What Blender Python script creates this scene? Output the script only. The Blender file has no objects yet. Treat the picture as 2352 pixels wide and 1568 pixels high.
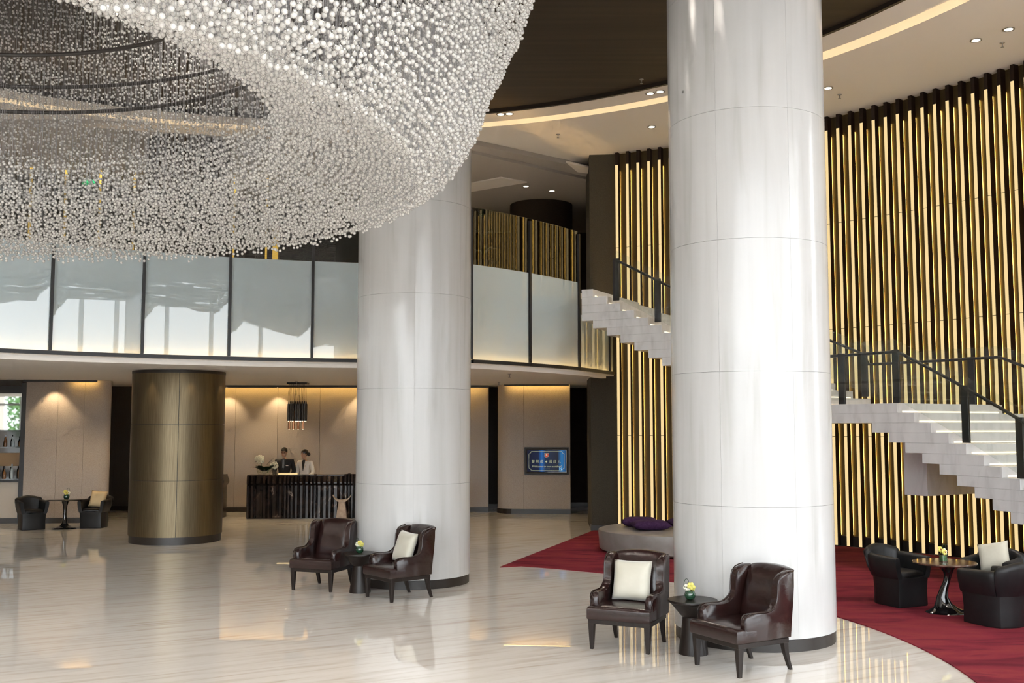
import bpy, bmesh, math, random
import numpy as np
from mathutils import Vector, Matrix
random.seed(7); RNG = np.random.default_rng(11)
sin, cos, pi, rad = math.sin, math.cos, math.pi, math.radians
sc = bpy.context.scene
COL = sc.collection

# ------------------------------------------------------------------ camera
cd = bpy.data.cameras.new('camera'); cam = bpy.data.objects.new('camera', cd); COL.objects.link(cam)
cam.location = (0, 0, 2.15); cam.rotation_euler = (pi/2 + 0.0821, 0, 0)
cd.sensor_width = 36; cd.lens = 36 * 2395 / 2352; cd.clip_start = .05; cd.clip_end = 300
sc.camera = cam
# ------------------------------------------------------------------ sky (overcast daylight through the glazing)
w = bpy.data.worlds.new('World'); sc.world = w; w.use_nodes = True
nt = w.node_tree; nt.nodes.clear()
out = nt.nodes.new('ShaderNodeOutputWorld'); bg = nt.nodes.new('ShaderNodeBackground')
tc = nt.nodes.new('ShaderNodeTexCoord'); sp = nt.nodes.new('ShaderNodeSeparateXYZ'); rp = nt.nodes.new('ShaderNodeValToRGB')
nt.links.new(tc.outputs['Generated'], sp.inputs[0]); nt.links.new(sp.outputs['Z'], rp.inputs[0])
rp.color_ramp.elements[0].position = 0.0; rp.color_ramp.elements[0].color = (.34, .35, .35, 1)
rp.color_ramp.elements[1].position = 0.03; rp.color_ramp.elements[1].color = (.92, .97, 1.0, 1)
nt.links.new(rp.outputs[0], bg.inputs[0]); bg.inputs[1].default_value = 4.6
nt.links.new(bg.outputs[0], out.inputs[0])
# ------------------------------------------------------------------ exposure and light paths
vs = sc.view_settings
vs.view_transform = 'Standard'; vs.look = 'None'; vs.gamma = 1; vs.use_curve_mapping = False
vs.exposure = 0.52
cy = sc.cycles
cy.max_bounces = 6; cy.diffuse_bounces = 4; cy.glossy_bounces = 3; cy.transmission_bounces = 4; cy.transparent_max_bounces = 10
cy.caustics_reflective = False; cy.caustics_refractive = False; cy.sample_clamp_indirect = 3.0
cy.use_denoising = True
cy.use_adaptive_sampling = True; cy.adaptive_threshold = .16; cy.adaptive_min_samples = 8

# ------------------------------------------------------------------ plan constants
C = (-3.23, 10.03)            # centre of the round lobby
CEIL = 7.98
SOFF = 3.22                   # soffit under the mezzanine
MEZ = 4.90                    # mezzanine floor
def pol(a, r, c=C):           # a in degrees from +Y towards +X
    return (c[0] + r * sin(rad(a)), c[1] + r * cos(rad(a)))

# ------------------------------------------------------------------ materials
M = {}
def mat(name, col=(.8, .8, .8), rough=.5, metal=0, spec=.5, emit=None, estr=0, coat=0, trans=0, ior=1.5):
    m = bpy.data.materials.new(name); m.use_nodes = True
    b = m.node_tree.nodes['Principled BSDF']
    b.inputs['Base Color'].default_value = (*col, 1); b.inputs['Roughness'].default_value = rough
    b.inputs['Metallic'].default_value = metal; b.inputs['Specular IOR Level'].default_value = spec
    b.inputs['IOR'].default_value = ior
    if coat: b.inputs['Coat Weight'].default_value = coat; b.inputs['Coat Roughness'].default_value = .04
    if trans: b.inputs['Transmission Weight'].default_value = trans
    if emit: b.inputs['Emission Color'].default_value = (*emit, 1); b.inputs['Emission Strength'].default_value = estr
    M[name] = m; return m
def N(m, t, **kw):
    n = m.node_tree.nodes.new(t)
    for k, v in kw.items(): setattr(n, k, v)
    return n
def ramp(m, stops):
    n = N(m, 'ShaderNodeValToRGB'); e = n.color_ramp.elements
    e[0].position, e[0].color = stops[0][0], (*stops[0][1], 1)
    e[1].position, e[1].color = stops[-1][0], (*stops[-1][1], 1)
    for p, c in stops[1:-1]:
        x = e.new(p); x.color = (*c, 1)
    return n
def noisecol(m, stops, scale=(1, 1, 1), rot=(0, 0, 0), nscale=5, detail=4, dist=0, coord='Object', bump=0, rough=None, bscale=None):
    L = m.node_tree.links; b = m.node_tree.nodes['Principled BSDF']
    tc = N(m, 'ShaderNodeTexCoord'); mp = N(m, 'ShaderNodeMapping'); no = N(m, 'ShaderNodeTexNoise')
    mp.inputs['Scale'].default_value = scale; mp.inputs['Rotation'].default_value = rot
    no.inputs['Scale'].default_value = nscale; no.inputs['Detail'].default_value = detail; no.inputs['Distortion'].default_value = dist
    L.new(tc.outputs[coord], mp.inputs[0]); L.new(mp.outputs[0], no.inputs['Vector'])
    r = ramp(m, stops); L.new(no.outputs[0], r.inputs[0]); L.new(r.outputs[0], b.inputs['Base Color'])
    if bump:
        bp = N(m, 'ShaderNodeBump'); bp.inputs['Strength'].default_value = bump; bp.inputs['Distance'].default_value = .01
        src = no
        if bscale:
            src = N(m, 'ShaderNodeTexNoise'); src.inputs['Scale'].default_value = bscale; src.inputs['Detail'].default_value = 3
            L.new(tc.outputs[coord], src.inputs['Vector'])
        L.new(src.outputs[0], bp.inputs['Height']); L.new(bp.outputs[0], b.inputs['Normal'])
    return m
# polished floor marble
m = mat('floor_marble', rough=.010, spec=.85)
noisecol(m, [(.24, (.53, .46, .39)), (.38, (.65, .60, .545)), (.50, (.71, .675, .63)), (.75, (.75, .725, .69))], scale=(1.6, .16, 1), rot=(0, 0, rad(30)), nscale=1.6, detail=10, dist=.45)
m.node_tree.nodes['Mapping'].vector_type = 'TEXTURE'
# column marble
m = mat('column_marble', rough=.16, spec=.45)
noisecol(m, [(.25, (.44, .44, .43)), (.45, (.51, .515, .518)), (.8, (.555, .56, .565))], scale=(5, 5, .35), nscale=1.6, detail=8, dist=.4)
m = mat('stair_marble', rough=.25)
noisecol(m, [(.3, (.52, .525, .54)), (.5, (.62, .625, .64)), (.8, (.67, .675, .69))], scale=(3, 3, 1.0), rot=(.3, .4, .2), nscale=2, detail=7, dist=.6)
m = mat('black_marble', rough=.22, spec=.35)
noisecol(m, [(.40, (.012, .009, .008)), (.60, (.03, .02, .017)), (.66, (.10, .075, .06)), (.68, (.35, .3, .26)), (.70, (.04, .03, .025)), (.9, (.018, .013, .012))], scale=(1, 1, 1), rot=(.5, .4, .8), nscale=2.2, detail=7, dist=1.6)
m = mat('table_marble', rough=.08)
noisecol(m, [(.35, (.05, .03, .022)), (.55, (.10, .06, .045)), (.68, (.20, .13, .10)), (.9, (.07, .045, .035))], nscale=7, detail=8, dist=1.0)
m = mat('carpet_red', rough=.95, spec=.1)
noisecol(m, [(.34, (.11, .012, .022)), (.5, (.19, .021, .036)), (.62, (.22, .032, .038)), (.74, (.14, .015, .030))], scale=(.8, 2.4, 1), rot=(0, 0, rad(20)), nscale=1.1, detail=7, dist=1.2, bump=.3, bscale=400)
m = mat('ceiling_white', (.78, .74, .70), .7)
m = mat('soffit_white', (.86, .82, .77), .6)
m = mat('ceiling_shaded', (.36, .33, .30), .8)  # grey holds the shade of the unlit mezzanine ceiling
m = mat('ceiling_dark', rough=.6, spec=.3)
noisecol(m, [(.3, (.030, .021, .013)), (.7, (.050, .036, .022))], scale=(.15, 3, 1), nscale=2, detail=5)
m = mat('dark_trim', (.018, .014, .012), .4)
m = mat('black_metal', (.022, .022, .024), .4, .3)
m = mat('black_gloss', (.006, .006, .007), .06, coat=1)
m = mat('white_paint', (.8, .8, .8), .6); mat('fascia_grey', (.12, .12, .12), .7)
# wall fabric, weave
def fabric(name, a, b, sc_=90, rough=.85):
    m = mat(name, rough=rough, spec=.25)
    return noisecol(m, [(.3, a), (.7, b)], scale=(1, 1, .8), nscale=sc_, detail=2, bump=.25)
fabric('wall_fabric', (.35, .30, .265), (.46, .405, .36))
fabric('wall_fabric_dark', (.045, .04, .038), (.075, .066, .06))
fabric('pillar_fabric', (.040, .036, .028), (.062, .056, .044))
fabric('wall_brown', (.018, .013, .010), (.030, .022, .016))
m = mat('bronze', rough=.38, metal=.85)
noisecol(m, [(.3, (.115, .088, .052)), (.7, (.175, .14, .086))], scale=(60, 60, 1.2), nscale=2, detail=4)
m = mat('leather_brown', rough=.23, spec=.6)
noisecol(m, [(.3, (.014, .0055, .0050)), (.7, (.024, .0095, .0085))], nscale=9, detail=5, bump=.30, bscale=16)
m = mat('leather_black', rough=.42, spec=.35)
noisecol(m, [(.3, (.005, .005, .006)), (.7, (.009, .009, .010))], nscale=9, detail=5, bump=.10, bscale=14)
m = mat('leather_taupe', rough=.33, spec=.5)
noisecol(m, [(.3, (.20, .185, .17)), (.7, (.27, .25, .235))], nscale=4, detail=6, bump=.12, bscale=9)
m = mat('wood_dark', rough=.35, spec=.35)
noisecol(m, [(.3, (.008, .005, .004)), (.7, (.017, .011, .009))], scale=(30, 30, 2), nscale=1.5, detail=5)
m = mat('silk_cream', rough=.42, spec=.4)
noisecol(m, [(.3, (.46, .44, .36)), (.7, (.57, .55, .47))], nscale=3, detail=4, bump=.35, bscale=7)
m.node_tree.nodes['Principled BSDF'].inputs['Sheen Weight'].default_value = .5
m = mat('silk_gold', rough=.4, spec=.4)
noisecol(m, [(.3, (.58, .42, .22)), (.7, (.70, .54, .32))], nscale=3, detail=4, bump=.35, bscale=7)
m = mat('cushion_purple', rough=.9, spec=.2)
noisecol(m, [(.3, (.028, .010, .038)), (.7, (.050, .020, .062))], nscale=30, detail=3, bump=.3)
m = mat('stool_stone', rough=.7)
noisecol(m, [(.3, (.30, .23, .18)), (.7, (.46, .38, .31))], nscale=12, detail=6)
m = mat('slat_panel', rough=.55)
noisecol(m, [(.3, (.05, .034, .011)), (.7, (.10, .07, .025))], scale=(8, 8, .6), nscale=1.6, detail=3)
mat('fin_dark', (.012, .005, .004), .4, spec=.3)
def emis(name, col, s):
    m = bpy.data.materials.new(name); m.use_nodes = True; t = m.node_tree; t.nodes.clear()
    e = t.nodes.new('ShaderNodeEmission'); o = t.nodes.new('ShaderNodeOutputMaterial')
    e.inputs[0].default_value = (*col, 1); e.inputs[1].default_value = s; t.links.new(e.outputs[0], o.inputs[0]); M[name] = m
emis('strip_light', (1.0, .74, .36), .68)
emis('strip_back', (1.0, .60, .13), 3.2)
emis('cove_light', (1.0, .74, .38), 5.0)
emis('panel_light', (1.0, .60, .20), 48.0)
emis('stair_light', (1.0, .80, .52), 1.5)
emis('wash_light', (1.0, .62, .16), 14.0)
emis('lamp_glow', (1.0, .85, .62), 4.0)
emis('exit_green', (.02, .9, .25), 1.2)
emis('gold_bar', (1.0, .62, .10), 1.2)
emis('screen_text', (.75, .78, .50), .4)
emis('screen_red', (.55, .06, .05), .7)
emis('screen_cyan', (.25, .55, .85), .8)
# screen picture
m = bpy.data.materials.new('screen'); m.use_nodes = True; M['screen'] = m
b = m.node_tree.nodes['Principled BSDF']; L = m.node_tree.links
tcn = N(m, 'ShaderNodeTexCoord'); sx = N(m, 'ShaderNodeSeparateXYZ'); L.new(tcn.outputs['Object'], sx.inputs[0])
mr = N(m, 'ShaderNodeMapRange'); mr.inputs[1].default_value = -.5; mr.inputs[2].default_value = .5; L.new(sx.outputs['X'], mr.inputs[0])
r = ramp(m, [(0, (.012, .014, .03)), (.30, (.016, .022, .055)), (.38, (.02, .13, .42)), (.47, (.016, .03, .07)), (.78, (.008, .010, .022)), (.88, (.01, .16, .42)), (1, (.01, .03, .09))])
L.new(mr.outputs[0], r.inputs[0]); L.new(r.outputs[0], b.inputs['Emission Color']); b.inputs['Emission Strength'].default_value = .6
b.inputs['Base Color'].default_value = (.004, .004, .006, 1); b.inputs['Roughness'].default_value = .12; b.inputs['Specular IOR Level'].default_value = .12
# glass kinds: thin sheets
def schlick(t, f0=.045):
    lw = t.nodes.new('ShaderNodeLayerWeight'); lw.inputs[0].default_value = .5
    pw = t.nodes.new('ShaderNodeMath'); pw.operation = 'POWER'; pw.inputs[1].default_value = 5; t.links.new(lw.outputs['Facing'], pw.inputs[0])
    ma = t.nodes.new('ShaderNodeMath'); ma.operation = 'MULTIPLY_ADD'; ma.inputs[1].default_value = 1-f0; ma.inputs[2].default_value = f0; t.links.new(pw.outputs[0], ma.inputs[0]); return ma
def glass(name, tint, refl_rough=.0, ior=1.5, boost=1.0):
    m = bpy.data.materials.new(name); m.use_nodes = True; t = m.node_tree; t.nodes.clear(); M[name] = m
    o = t.nodes.new('ShaderNodeOutputMaterial'); mx = t.nodes.new('ShaderNodeMixShader'); fr = schlick(t)
    tr = t.nodes.new('ShaderNodeBsdfTransparent'); gl = t.nodes.new('ShaderNodeBsdfGlossy')
    mu = t.nodes.new('ShaderNodeMath'); mu.operation = 'MULTIPLY'; mu.inputs[1].default_value = boost; mu.use_clamp = True
    tr.inputs[0].default_value = (*tint, 1); gl.inputs['Roughness'].default_value = refl_rough
    t.links.new(fr.outputs[0], mu.inputs[0]); t.links.new(mu.outputs[0], mx.inputs[0]); t.links.new(tr.outputs[0], mx.inputs[1]); t.links.new(gl.outputs[0], mx.inputs[2]); t.links.new(mx.outputs[0], o.inputs[0])
glass('glass_clear', (.94, .96, .95), boost=.8)
glass('glass_tint', (.62, .62, .60), boost=2.2)
def frosted(name, dif, tra, boost=1.5):
    m = bpy.data.materials.new(name); m.use_nodes = True; t = m.node_tree; t.nodes.clear(); M[name] = m
    o = t.nodes.new('ShaderNodeOutputMaterial'); mx = t.nodes.new('ShaderNodeMixShader'); ad = t.nodes.new('ShaderNodeMixShader'); fr = schlick(t)
    d = t.nodes.new('ShaderNodeBsdfDiffuse'); tl = t.nodes.new('ShaderNodeBsdfTranslucent'); gl = t.nodes.new('ShaderNodeBsdfGlossy')
    mu = t.nodes.new('ShaderNodeMath'); mu.operation = 'MULTIPLY'; mu.inputs[1].default_value = boost; mu.use_clamp = True
    d.inputs[0].default_value = (*dif, 1); tl.inputs[0].default_value = (*tra, 1); gl.inputs['Roughness'].default_value = .01
    ad.inputs[0].default_value = .42
    t.links.new(d.outputs[0], ad.inputs[1]); t.links.new(tl.outputs[0], ad.inputs[2])
    t.links.new(fr.outputs[0], mu.inputs[0]); t.links.new(mu.outputs[0], mx.inputs[0]); t.links.new(ad.outputs[0], mx.inputs[1]); t.links.new(gl.outputs[0], mx.inputs[2]); t.links.new(mx.outputs[0], o.inputs[0])
frosted('glass_frosted', (.62, .77, .86), (.90, .90, .88), 1.8)
# crystal beads: faceted, bright, slightly see-through
m = bpy.data.materials.new('crystal'); m.use_nodes = True; t = m.node_tree; t.nodes.clear(); M['crystal'] = m
o = t.nodes.new('ShaderNodeOutputMaterial'); m1 = t.nodes.new('ShaderNodeMixShader'); m2 = t.nodes.new('ShaderNodeMixShader'); fr = t.nodes.new('ShaderNodeLayerWeight')
d = t.nodes.new('ShaderNodeBsdfDiffuse'); tl = t.nodes.new('ShaderNodeBsdfTranslucent'); gl = t.nodes.new('ShaderNodeBsdfGlossy')
d.inputs[0].default_value = (.95, .94, .92, 1); tl.inputs[0].default_value = (.97, .96, .94, 1); gl.inputs['Roughness'].default_value = .04
m1.inputs[0].default_value = .5; fr.inputs[0].default_value = .45
t.links.new(d.outputs[0], m1.inputs[1]); t.links.new(tl.outputs[0], m1.inputs[2]); t.links.new(fr.outputs['Facing'], m2.inputs[0]); t.links.new(m1.outputs[0], m2.inputs[1]); t.links.new(gl.outputs[0], m2.inputs[2]); t.links.new(m2.outputs[0], o.inputs[0])
mat('mirror', (.8, .85, .84), .02, 1)
mat('petal_yellow', (.72, .66, .16), .5); mat('petal_white', (.82, .80, .66), .5); mat('leaf_green', (.03, .10, .02), .35); mat('leaf_dark', (.012, .035, .012), .3)
mat('vase_green', (.012, .05, .025), .05, coat=1); mat('copper', (.55, .28, .15), .3, 1)
mat('skin', (.55, .32, .21), .5); mat('hair_black', (.008, .007, .006), .35); mat('cloth_black', (.010, .010, .012), .7); mat('cloth_white', (.80, .74, .68), .75)
mat('cloth_grey', (.05, .05, .06), .6); mat('frame_red', (.12, .01, .01), .3); mat('lips', (.35, .08, .07), .4); mat('steel', (.30, .30, .31), .3, .9)
mat('bottle_amber', (.25, .10, .03), .1); mat('bottle_clear', (.45, .5, .5), .08); mat('wood_warm', (.35, .20, .08), .4)
mat('panel_cream', (.55, .48, .40), .5); mat('tree_leaf', (.10, .22, .06), .6); mat('tree_bark', (.10, .07, .05), .9)
mat('seam', (.52, .52, .52), .6); mat('paper', (.85, .72, .48), .5)

# ------------------------------------------------------------------ mesh helpers
class MB:
    def __init__(s): s.v = []; s.f = []
    def add(s, vs, fs):
        o = len(s.v); s.v += [tuple(map(float, x)) for x in vs]; s.f += [tuple(o + i for i in q) for q in fs]; return s
    def box(s, c, d, rz=0, tilt=None):
        x, y, z = d[0]/2, d[1]/2, d[2]/2
        P = [Vector(q) for q in ((-x,-y,-z),(x,-y,-z),(x,y,-z),(-x,y,-z),(-x,-y,z),(x,-y,z),(x,y,z),(-x,y,z))]
        R = Matrix.Rotation(rz, 3, 'Z')
        if tilt is not None: R = R @ Matrix.Rotation(tilt, 3, 'X')
        return s.add([R @ p + Vector(c) for p in P], [(0,3,2,1),(4,5,6,7),(0,1,5,4),(1,2,6,5),(2,3,7,6),(3,0,4,7)])
    def prism(s, poly, z0, z1):
        n = len(poly)
        return s.add([(x, y, z0) for x, y in poly] + [(x, y, z1) for x, y in poly],
                     [tuple(range(n-1, -1, -1)), tuple(range(n, 2*n))] + [(i, (i+1) % n, n+(i+1) % n, n+i) for i in range(n)])
    def loft(s, rings, cap=True, closed=True):
        n = len(rings[0]); o = [p for r in rings for p in r]; F = []
        for k in range(len(rings)-1):
            for i in range(n if closed else n-1):
                j = (i+1) % n
                F.append((k*n+i, k*n+j, (k+1)*n+j, (k+1)*n+i))
        if cap: F += [tuple(range(n-1, -1, -1)), tuple(range((len(rings)-1)*n, len(rings)*n))]
        return s.add(o, F)
    def lathe(s, prof, n=24, c=(0, 0), cap=True, sx=1, sy=1):
        return s.loft([[(c[0]+r*cos(2*pi*i/n)*sx, c[1]+r*sin(2*pi*i/n)*sy, z) for i in range(n)] for r, z in prof], cap)
    def tube(s, pts, r, n=8, cap=True, closed=False):
        pts = [Vector(p) for p in pts]; rings = []
        for i, p in enumerate(pts):
            a = pts[i-1] if (i or closed) else p; b = pts[(i+1) % len(pts)] if (i < len(pts)-1 or closed) else p
            t = (b - a).normalized(); u = t.cross(Vector((0, 0, 1)))
            if u.length < 1e-3: u = Vector((1, 0, 0))
            u.normalize(); v = t.cross(u)
            rr = r[i] if isinstance(r, (list, tuple)) else r
            rings.append([p + u*rr*cos(2*pi*k/n) + v*rr*sin(2*pi*k/n) for k in range(n)])
        if closed: rings.append(rings[0])
        return s.loft(rings, cap and not closed)
    def arc(s, r0, r1, a0, a1, z0, z1, n=8, c=C):
        rings = []
        for i in range(n+1):
            a = a0 + (a1-a0)*i/n; p = pol(a, r0, c); q = pol(a, r1, c)
            rings.append([(*p, z0), (*q, z0), (*q, z1), (*p, z1)])
        return s.loft(rings)
    def sheet(s, path, zf, t=.01):
        """a thin wall along path points; zf(i) -> (z0, z1)"""
        n = len(path); rings = []
        for i in range(n):
            a = Vector(path[max(i-1, 0)]); b = Vector(path[min(i+1, n-1)]); d = (b-a).normalized(); nn = Vector((-d.y, d.x))*t/2
            p = Vector(path[i]); z0, z1 = zf(i)
            rings.append([(*(p-nn), z0), (*(p+nn), z0), (*(p+nn), z1), (*(p-nn), z1)])
        return s.loft(rings)
    def ball(s, c, r, n=10, m=7, sx=1, sy=1, sz=1):
        rings = []
        for k in range(m+1):
            ph = -pi/2 + pi*k/m; rr = max(cos(ph), 1e-3)*r
            rings.append([(c[0]+rr*cos(2*pi*i/n)*sx, c[1]+rr*sin(2*pi*i/n)*sy, c[2]+r*sin(ph)*sz) for i in range(n)])
        return s.loft(rings)
def obj(name, mb, m, parent=None, smooth=None, bevel=0, seg=2, loc=None, rz=None):
    me = bpy.data.meshes.new(name)
    if isinstance(mb, bpy.types.Mesh): me = mb
    else:
        me.from_pydata(mb.v, [], mb.f)
        bm = bmesh.new(); bm.from_mesh(me)
        bmesh.ops.recalc_face_normals(bm, faces=bm.faces)
        if bevel:
            ed = [e for e in bm.edges if e.is_manifold and e.calc_face_angle(0) > rad(28)]
            bmesh.ops.bevel(bm, geom=ed, offset=bevel, offset_type='OFFSET', segments=seg, profile=.6, affect='EDGES', clamp_overlap=True)
        bm.to_mesh(me); bm.free()
        if smooth:
            for p in me.polygons: p.use_smooth = True
            me.set_sharp_from_angle(angle=rad(smooth))
        me.materials.append(M[m] if isinstance(m, str) else m)
    o = bpy.data.objects.new(name, me); COL.objects.link(o)
    if parent: o.parent = parent
    if loc: o.location = loc
    if rz is not None: o.rotation_euler[2] = rz
    return o
def tag(o, label, cat, group=None):
    o['label'] = label; o['category'] = cat
    if group: o['group'] = group
    return o
def struct(o): o['kind'] = 'structure'; return o
def thing(name, label, cat, loc=(0, 0, 0), rz=0, group=None):
    o = bpy.data.objects.new(name, None); COL.objects.link(o); o.location = loc; o.rotation_euler[2] = rz; o.empty_display_size = .1
    return tag(o, label, cat, group)
def copy_tree(o, parent=None, **kw):
    c = o.copy(); COL.objects.link(c)
    if parent is not None: c.parent = parent
    for ch in list(o.children): copy_tree(ch, c)
    for k, v in kw.items():
        if k == 'loc': c.location = v
        elif k == 'rz': c.rotation_euler[2] = v
        else: c[k] = v
    return c

# ================================================================== THE SETTING
fl = MB().prism([(-18, -3.2), (14, -3.2), (14, 31), (-18, 31)], -.2, 0); struct(obj('floor', fl, 'floor_marble'))
# carpet sweeping along the slatted wall
cp = []
cp += [pol(a, 7.22) for a in np.linspace(26, 100, 40)]
cp += [pol(a, 12.9) for a in np.linspace(100, 24.6, 40)]
cp = [(-.19, 16.28)] + cp[1:] + [(1.72, 22.06)]
ca = MB().prism(cp, 0, .012); tag(obj('carpet', ca, 'carpet_red'), 'deep red carpet with a curved edge under the black tub chairs', 'carpet')

# ceilings: dark disc, white ring with a light cove, mezzanine ceiling with painted-in shade
def ring(name, r0, r1, z0, z1, m, n=120):
    mb = MB()
    rr = [[(*pol(360*i/n, r0), z0), (*pol(360*i/n, r1), z0), (*pol(360*i/n, r1), z1), (*pol(360*i/n, r0), z1)] for i in range(n+1)]
    mb.loft(rr, cap=False); return obj(name, mb, m, smooth=30)
d_ = MB().lathe([(9.40, CEIL+.06), (9.40, CEIL+.2)], 120, C); struct(obj('ceiling_disc', d_, 'ceiling_dark'))
struct(ring('trim_1', 9.36, 9.42, CEIL-.01, CEIL+.12, 'dark_trim'))
struct(ring('ceiling_ring_inner', 9.42, 9.95, CEIL, CEIL+.25, 'ceiling_white'))
co = struct(ring('ceiling_cove', 9.90, 10.30, CEIL+.14, CEIL+.30, 'ceiling_white'))
cl = ring('cove_strip', 9.955, 9.985, CEIL+.06, CEIL+.10, 'cove_light'); cl.parent = co
# outer white ceiling: annulus inside a rectangle
n = 120; mb = MB(); V = []
for i in range(n):
    a = 360*i/n; p = pol(a, 10.25); s_ = Vector((sin(rad(a)), cos(rad(a))))
    k = min(((13.2-C[0])/s_.x if s_.x > 1e-6 else (-18.2-C[0])/s_.x if s_.x < -1e-6 else 1e9), ((23.2-C[1])/s_.y if s_.y > 1e-6 else (-3.1-C[1])/s_.y if s_.y < -1e-6 else 1e9))
    q = (C[0]+s_.x*k, C[1]+s_.y*k); V.append([(*p, CEIL), (*q, CEIL), (*q, CEIL+.3), (*p, CEIL+.3)])
mb.loft(V + [V[0]], cap=False); struct(obj('ceiling', mb, 'ceiling_white'))
# mezzanine ceiling beyond an oblique bulkhead, a little lower
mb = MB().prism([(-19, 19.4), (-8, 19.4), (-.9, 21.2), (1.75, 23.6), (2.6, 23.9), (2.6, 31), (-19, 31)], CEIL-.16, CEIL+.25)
struct(obj('ceiling_mezzanine', mb, 'ceiling_shaded'))
for pts_ in ([(-1.4, 24.2), (-.25, 23.3), (.35, 23.75), (-1.4, 25.0)], [(1.15, 21.9), (1.72, 22.4), (1.72, 22.9), (1.45, 22.75)]):
    struct(obj('ceiling_coffer', MB().prism(pts_, CEIL-.19, CEIL-.15), 'ceiling_white'))
mb = MB().prism([(-1.6, 20.55), (-.9, 20.7), (1.8, 22.9), (1.75, 23.7), (-.9, 21.3), (-1.6, 21.0)], CEIL-.10, CEIL+.1); struct(obj('ceiling_bulkhead', mb, 'ceiling_shaded'))

# ---- slatted, back-lit wall along the stairs
A0, A1 = 24.9, 84.0
wr = struct(obj('wall_right', MB().arc(13.12, 13.4, A0-.6, A1, 0, CEIL+.2, 90), 'slat_panel', smooth=20))
obj('plinth', MB().arc(13.06, 13.12, A0-.4, A1, 0, .18, 90), 'dark_trim', wr)
fin_m = MB().box((0, .065, 3.99), (.066, .125, 7.97)); fin_me = None
strips = [(.02, 1.98), (1.99, 3.95), (3.96, 5.92), (5.93, 7.70)]
slat0 = None; a = A0; k = 0
while a < A1:
    p = pol(a, 12.95)
    if slat0 is None:
        slat0 = obj('slat', fin_m, 'fin_dark', wr, loc=(*p, 0), rz=-rad(a))
        kids = [obj('light_strip', MB().box((0, -.004, (z0+z1)/2), (.056, .008, z1-z0)), 'strip_light', slat0) for z0, z1 in strips]
        kids.append(obj('back_light', MB().box((0, .148, 3.9), (.058, .008, 7.4)), 'strip_back', slat0))
    else:
        copy_tree(slat0, wr, loc=(*p, 0), rz=-rad(a))
    a += 1.05; k += 1
# end pillar of the slatted wall
mb = MB().prism([(1.66, 22.0), (2.27, 21.93), (2.60, 22.5), (2.6, 23.9), (1.72, 23.9)], 0, CEIL+.05); struct(obj('wall_pillar', mb, 'pillar_fabric'))
struct(obj('baseboard_pillar', MB().prism([(1.65, 21.985), (2.27, 21.915), (2.27, 22.2), (1.65, 22.2)], 0, .12), 'dark_trim'))

# ---- lower back walls
def wallrun(name, path, z0, z1, t, m, panels=None):
    w = MB().sheet(path, lambda i: (z0, z1), t); o = struct(obj(name, w, m, smooth=30)); return o
def round_corner(p0, p1, p2, r, n=8):
    p0, p1, p2 = Vector(p0), Vector(p1), Vector(p2); d0 = (p0-p1).normalized(); d1 = (p2-p1).normalized()
    a, b = p1+d0*r, p1+d1*r
    return [tuple((1-t)**2*a + 2*t*(1-t)*p1 + t*t*b) for t in np.linspace(0, 1, n)]
def panelled(name, a, b, npan, z0, z1, m, base=True, gap=.002):
    """a straight wall from a to b made of upright fabric panels with open joints"""
    a, b = Vector(a), Vector(b); d = (b-a); Lg = d.length; d.normalize(); nn = Vector((d.y, -d.x))
    back = MB().sheet([tuple(a-nn*.10), tuple(b-nn*.10)], lambda i: (0, z1), .1); w = struct(obj(name, back, 'dark_trim'))
    for i in range(npan):
        p, q = a+d*(Lg*i/npan+gap), a+d*(Lg*(i+1)/npan-gap)
        obj('panel', MB().sheet([tuple(p-nn*.02), tuple(q-nn*.02)], lambda i: (z0, z1), .04), m, w, bevel=.004, seg=1)
    if base: obj('baseboard_strip', MB().sheet([tuple(a+nn*.006), tuple(b+nn*.006)], lambda i: (0, z0), .03), 'dark_trim', w)
    return w
wb = panelled('wall_back', (-8.2, 26.9), (-.6, 26.9), 7, .12, SOFF, 'wall_fabric')
# slim light slot above the reception wall
obj('slot_lip', MB().box((-4.4, 26.66, SOFF-.03), (7.6, .03, .06)), 'dark_trim', wb)
obj('slot_light', MB().box((-4.4, 26.70, SOFF-.02), (7.4, .03, .02)), 'wash_light', wb)
# left wall beside the bar, rounded at its free end
wl = struct(obj('wall_left', MB().sheet([(-11.0, 23.68), (-9.62, 23.86)] + round_corner((-9.62, 23.86), (-9.16, 23.92), (-9.75, 24.9), .32) + [(-10.75, 27.3)], lambda i: (.12, SOFF), .05), 'dark_trim', smooth=30))
def ppanel(path, m, par): return obj('panel', MB().sheet(path, lambda i: (.12, SOFF-.005), .03), m, par, smooth=30)
ppanel([(-11.0, 23.645), (-10.314, 23.734)], 'wall_fabric', wl)
ppanel([(-10.31, 23.7345), (-9.744, 23.8085)], 'wall_fabric', wl)
ppanel([(-9.74, 23.81), (-9.62, 23.825)] + round_corner((-9.62, 23.825), (-9.13, 23.89), (-9.72, 24.9), .32) + [(-10.72, 27.3)], 'wall_fabric', wl)
obj('baseboard_strip', MB().sheet([(-11.0, 23.63), (-9.62, 23.81)] + round_corner((-9.62, 23.81), (-9.11, 23.875), (-9.70, 24.9), .32) + [(-10.70, 27.3)], lambda i: (0, .12), .03), 'dark_trim', wl)
obj('slot_lip', MB().sheet([(-11.0, 23.47), (-9.60, 23.655), (-9.42, 23.68)], lambda i: (SOFF-.05, SOFF), .02), 'dark_trim', wl)
obj('slot_light', MB().sheet([(-10.0, 23.63), (-9.6, 23.69), (-9.45, 23.71)], lambda i: (SOFF-.03, SOFF-.01), .02), 'wash_light', wl)
# dark recess between the wall and the bronze column
panelled('wall_recess', (-11.5, 27.4), (-8.2, 27.4), 3, .12, SOFF, 'wall_fabric_dark')
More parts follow.
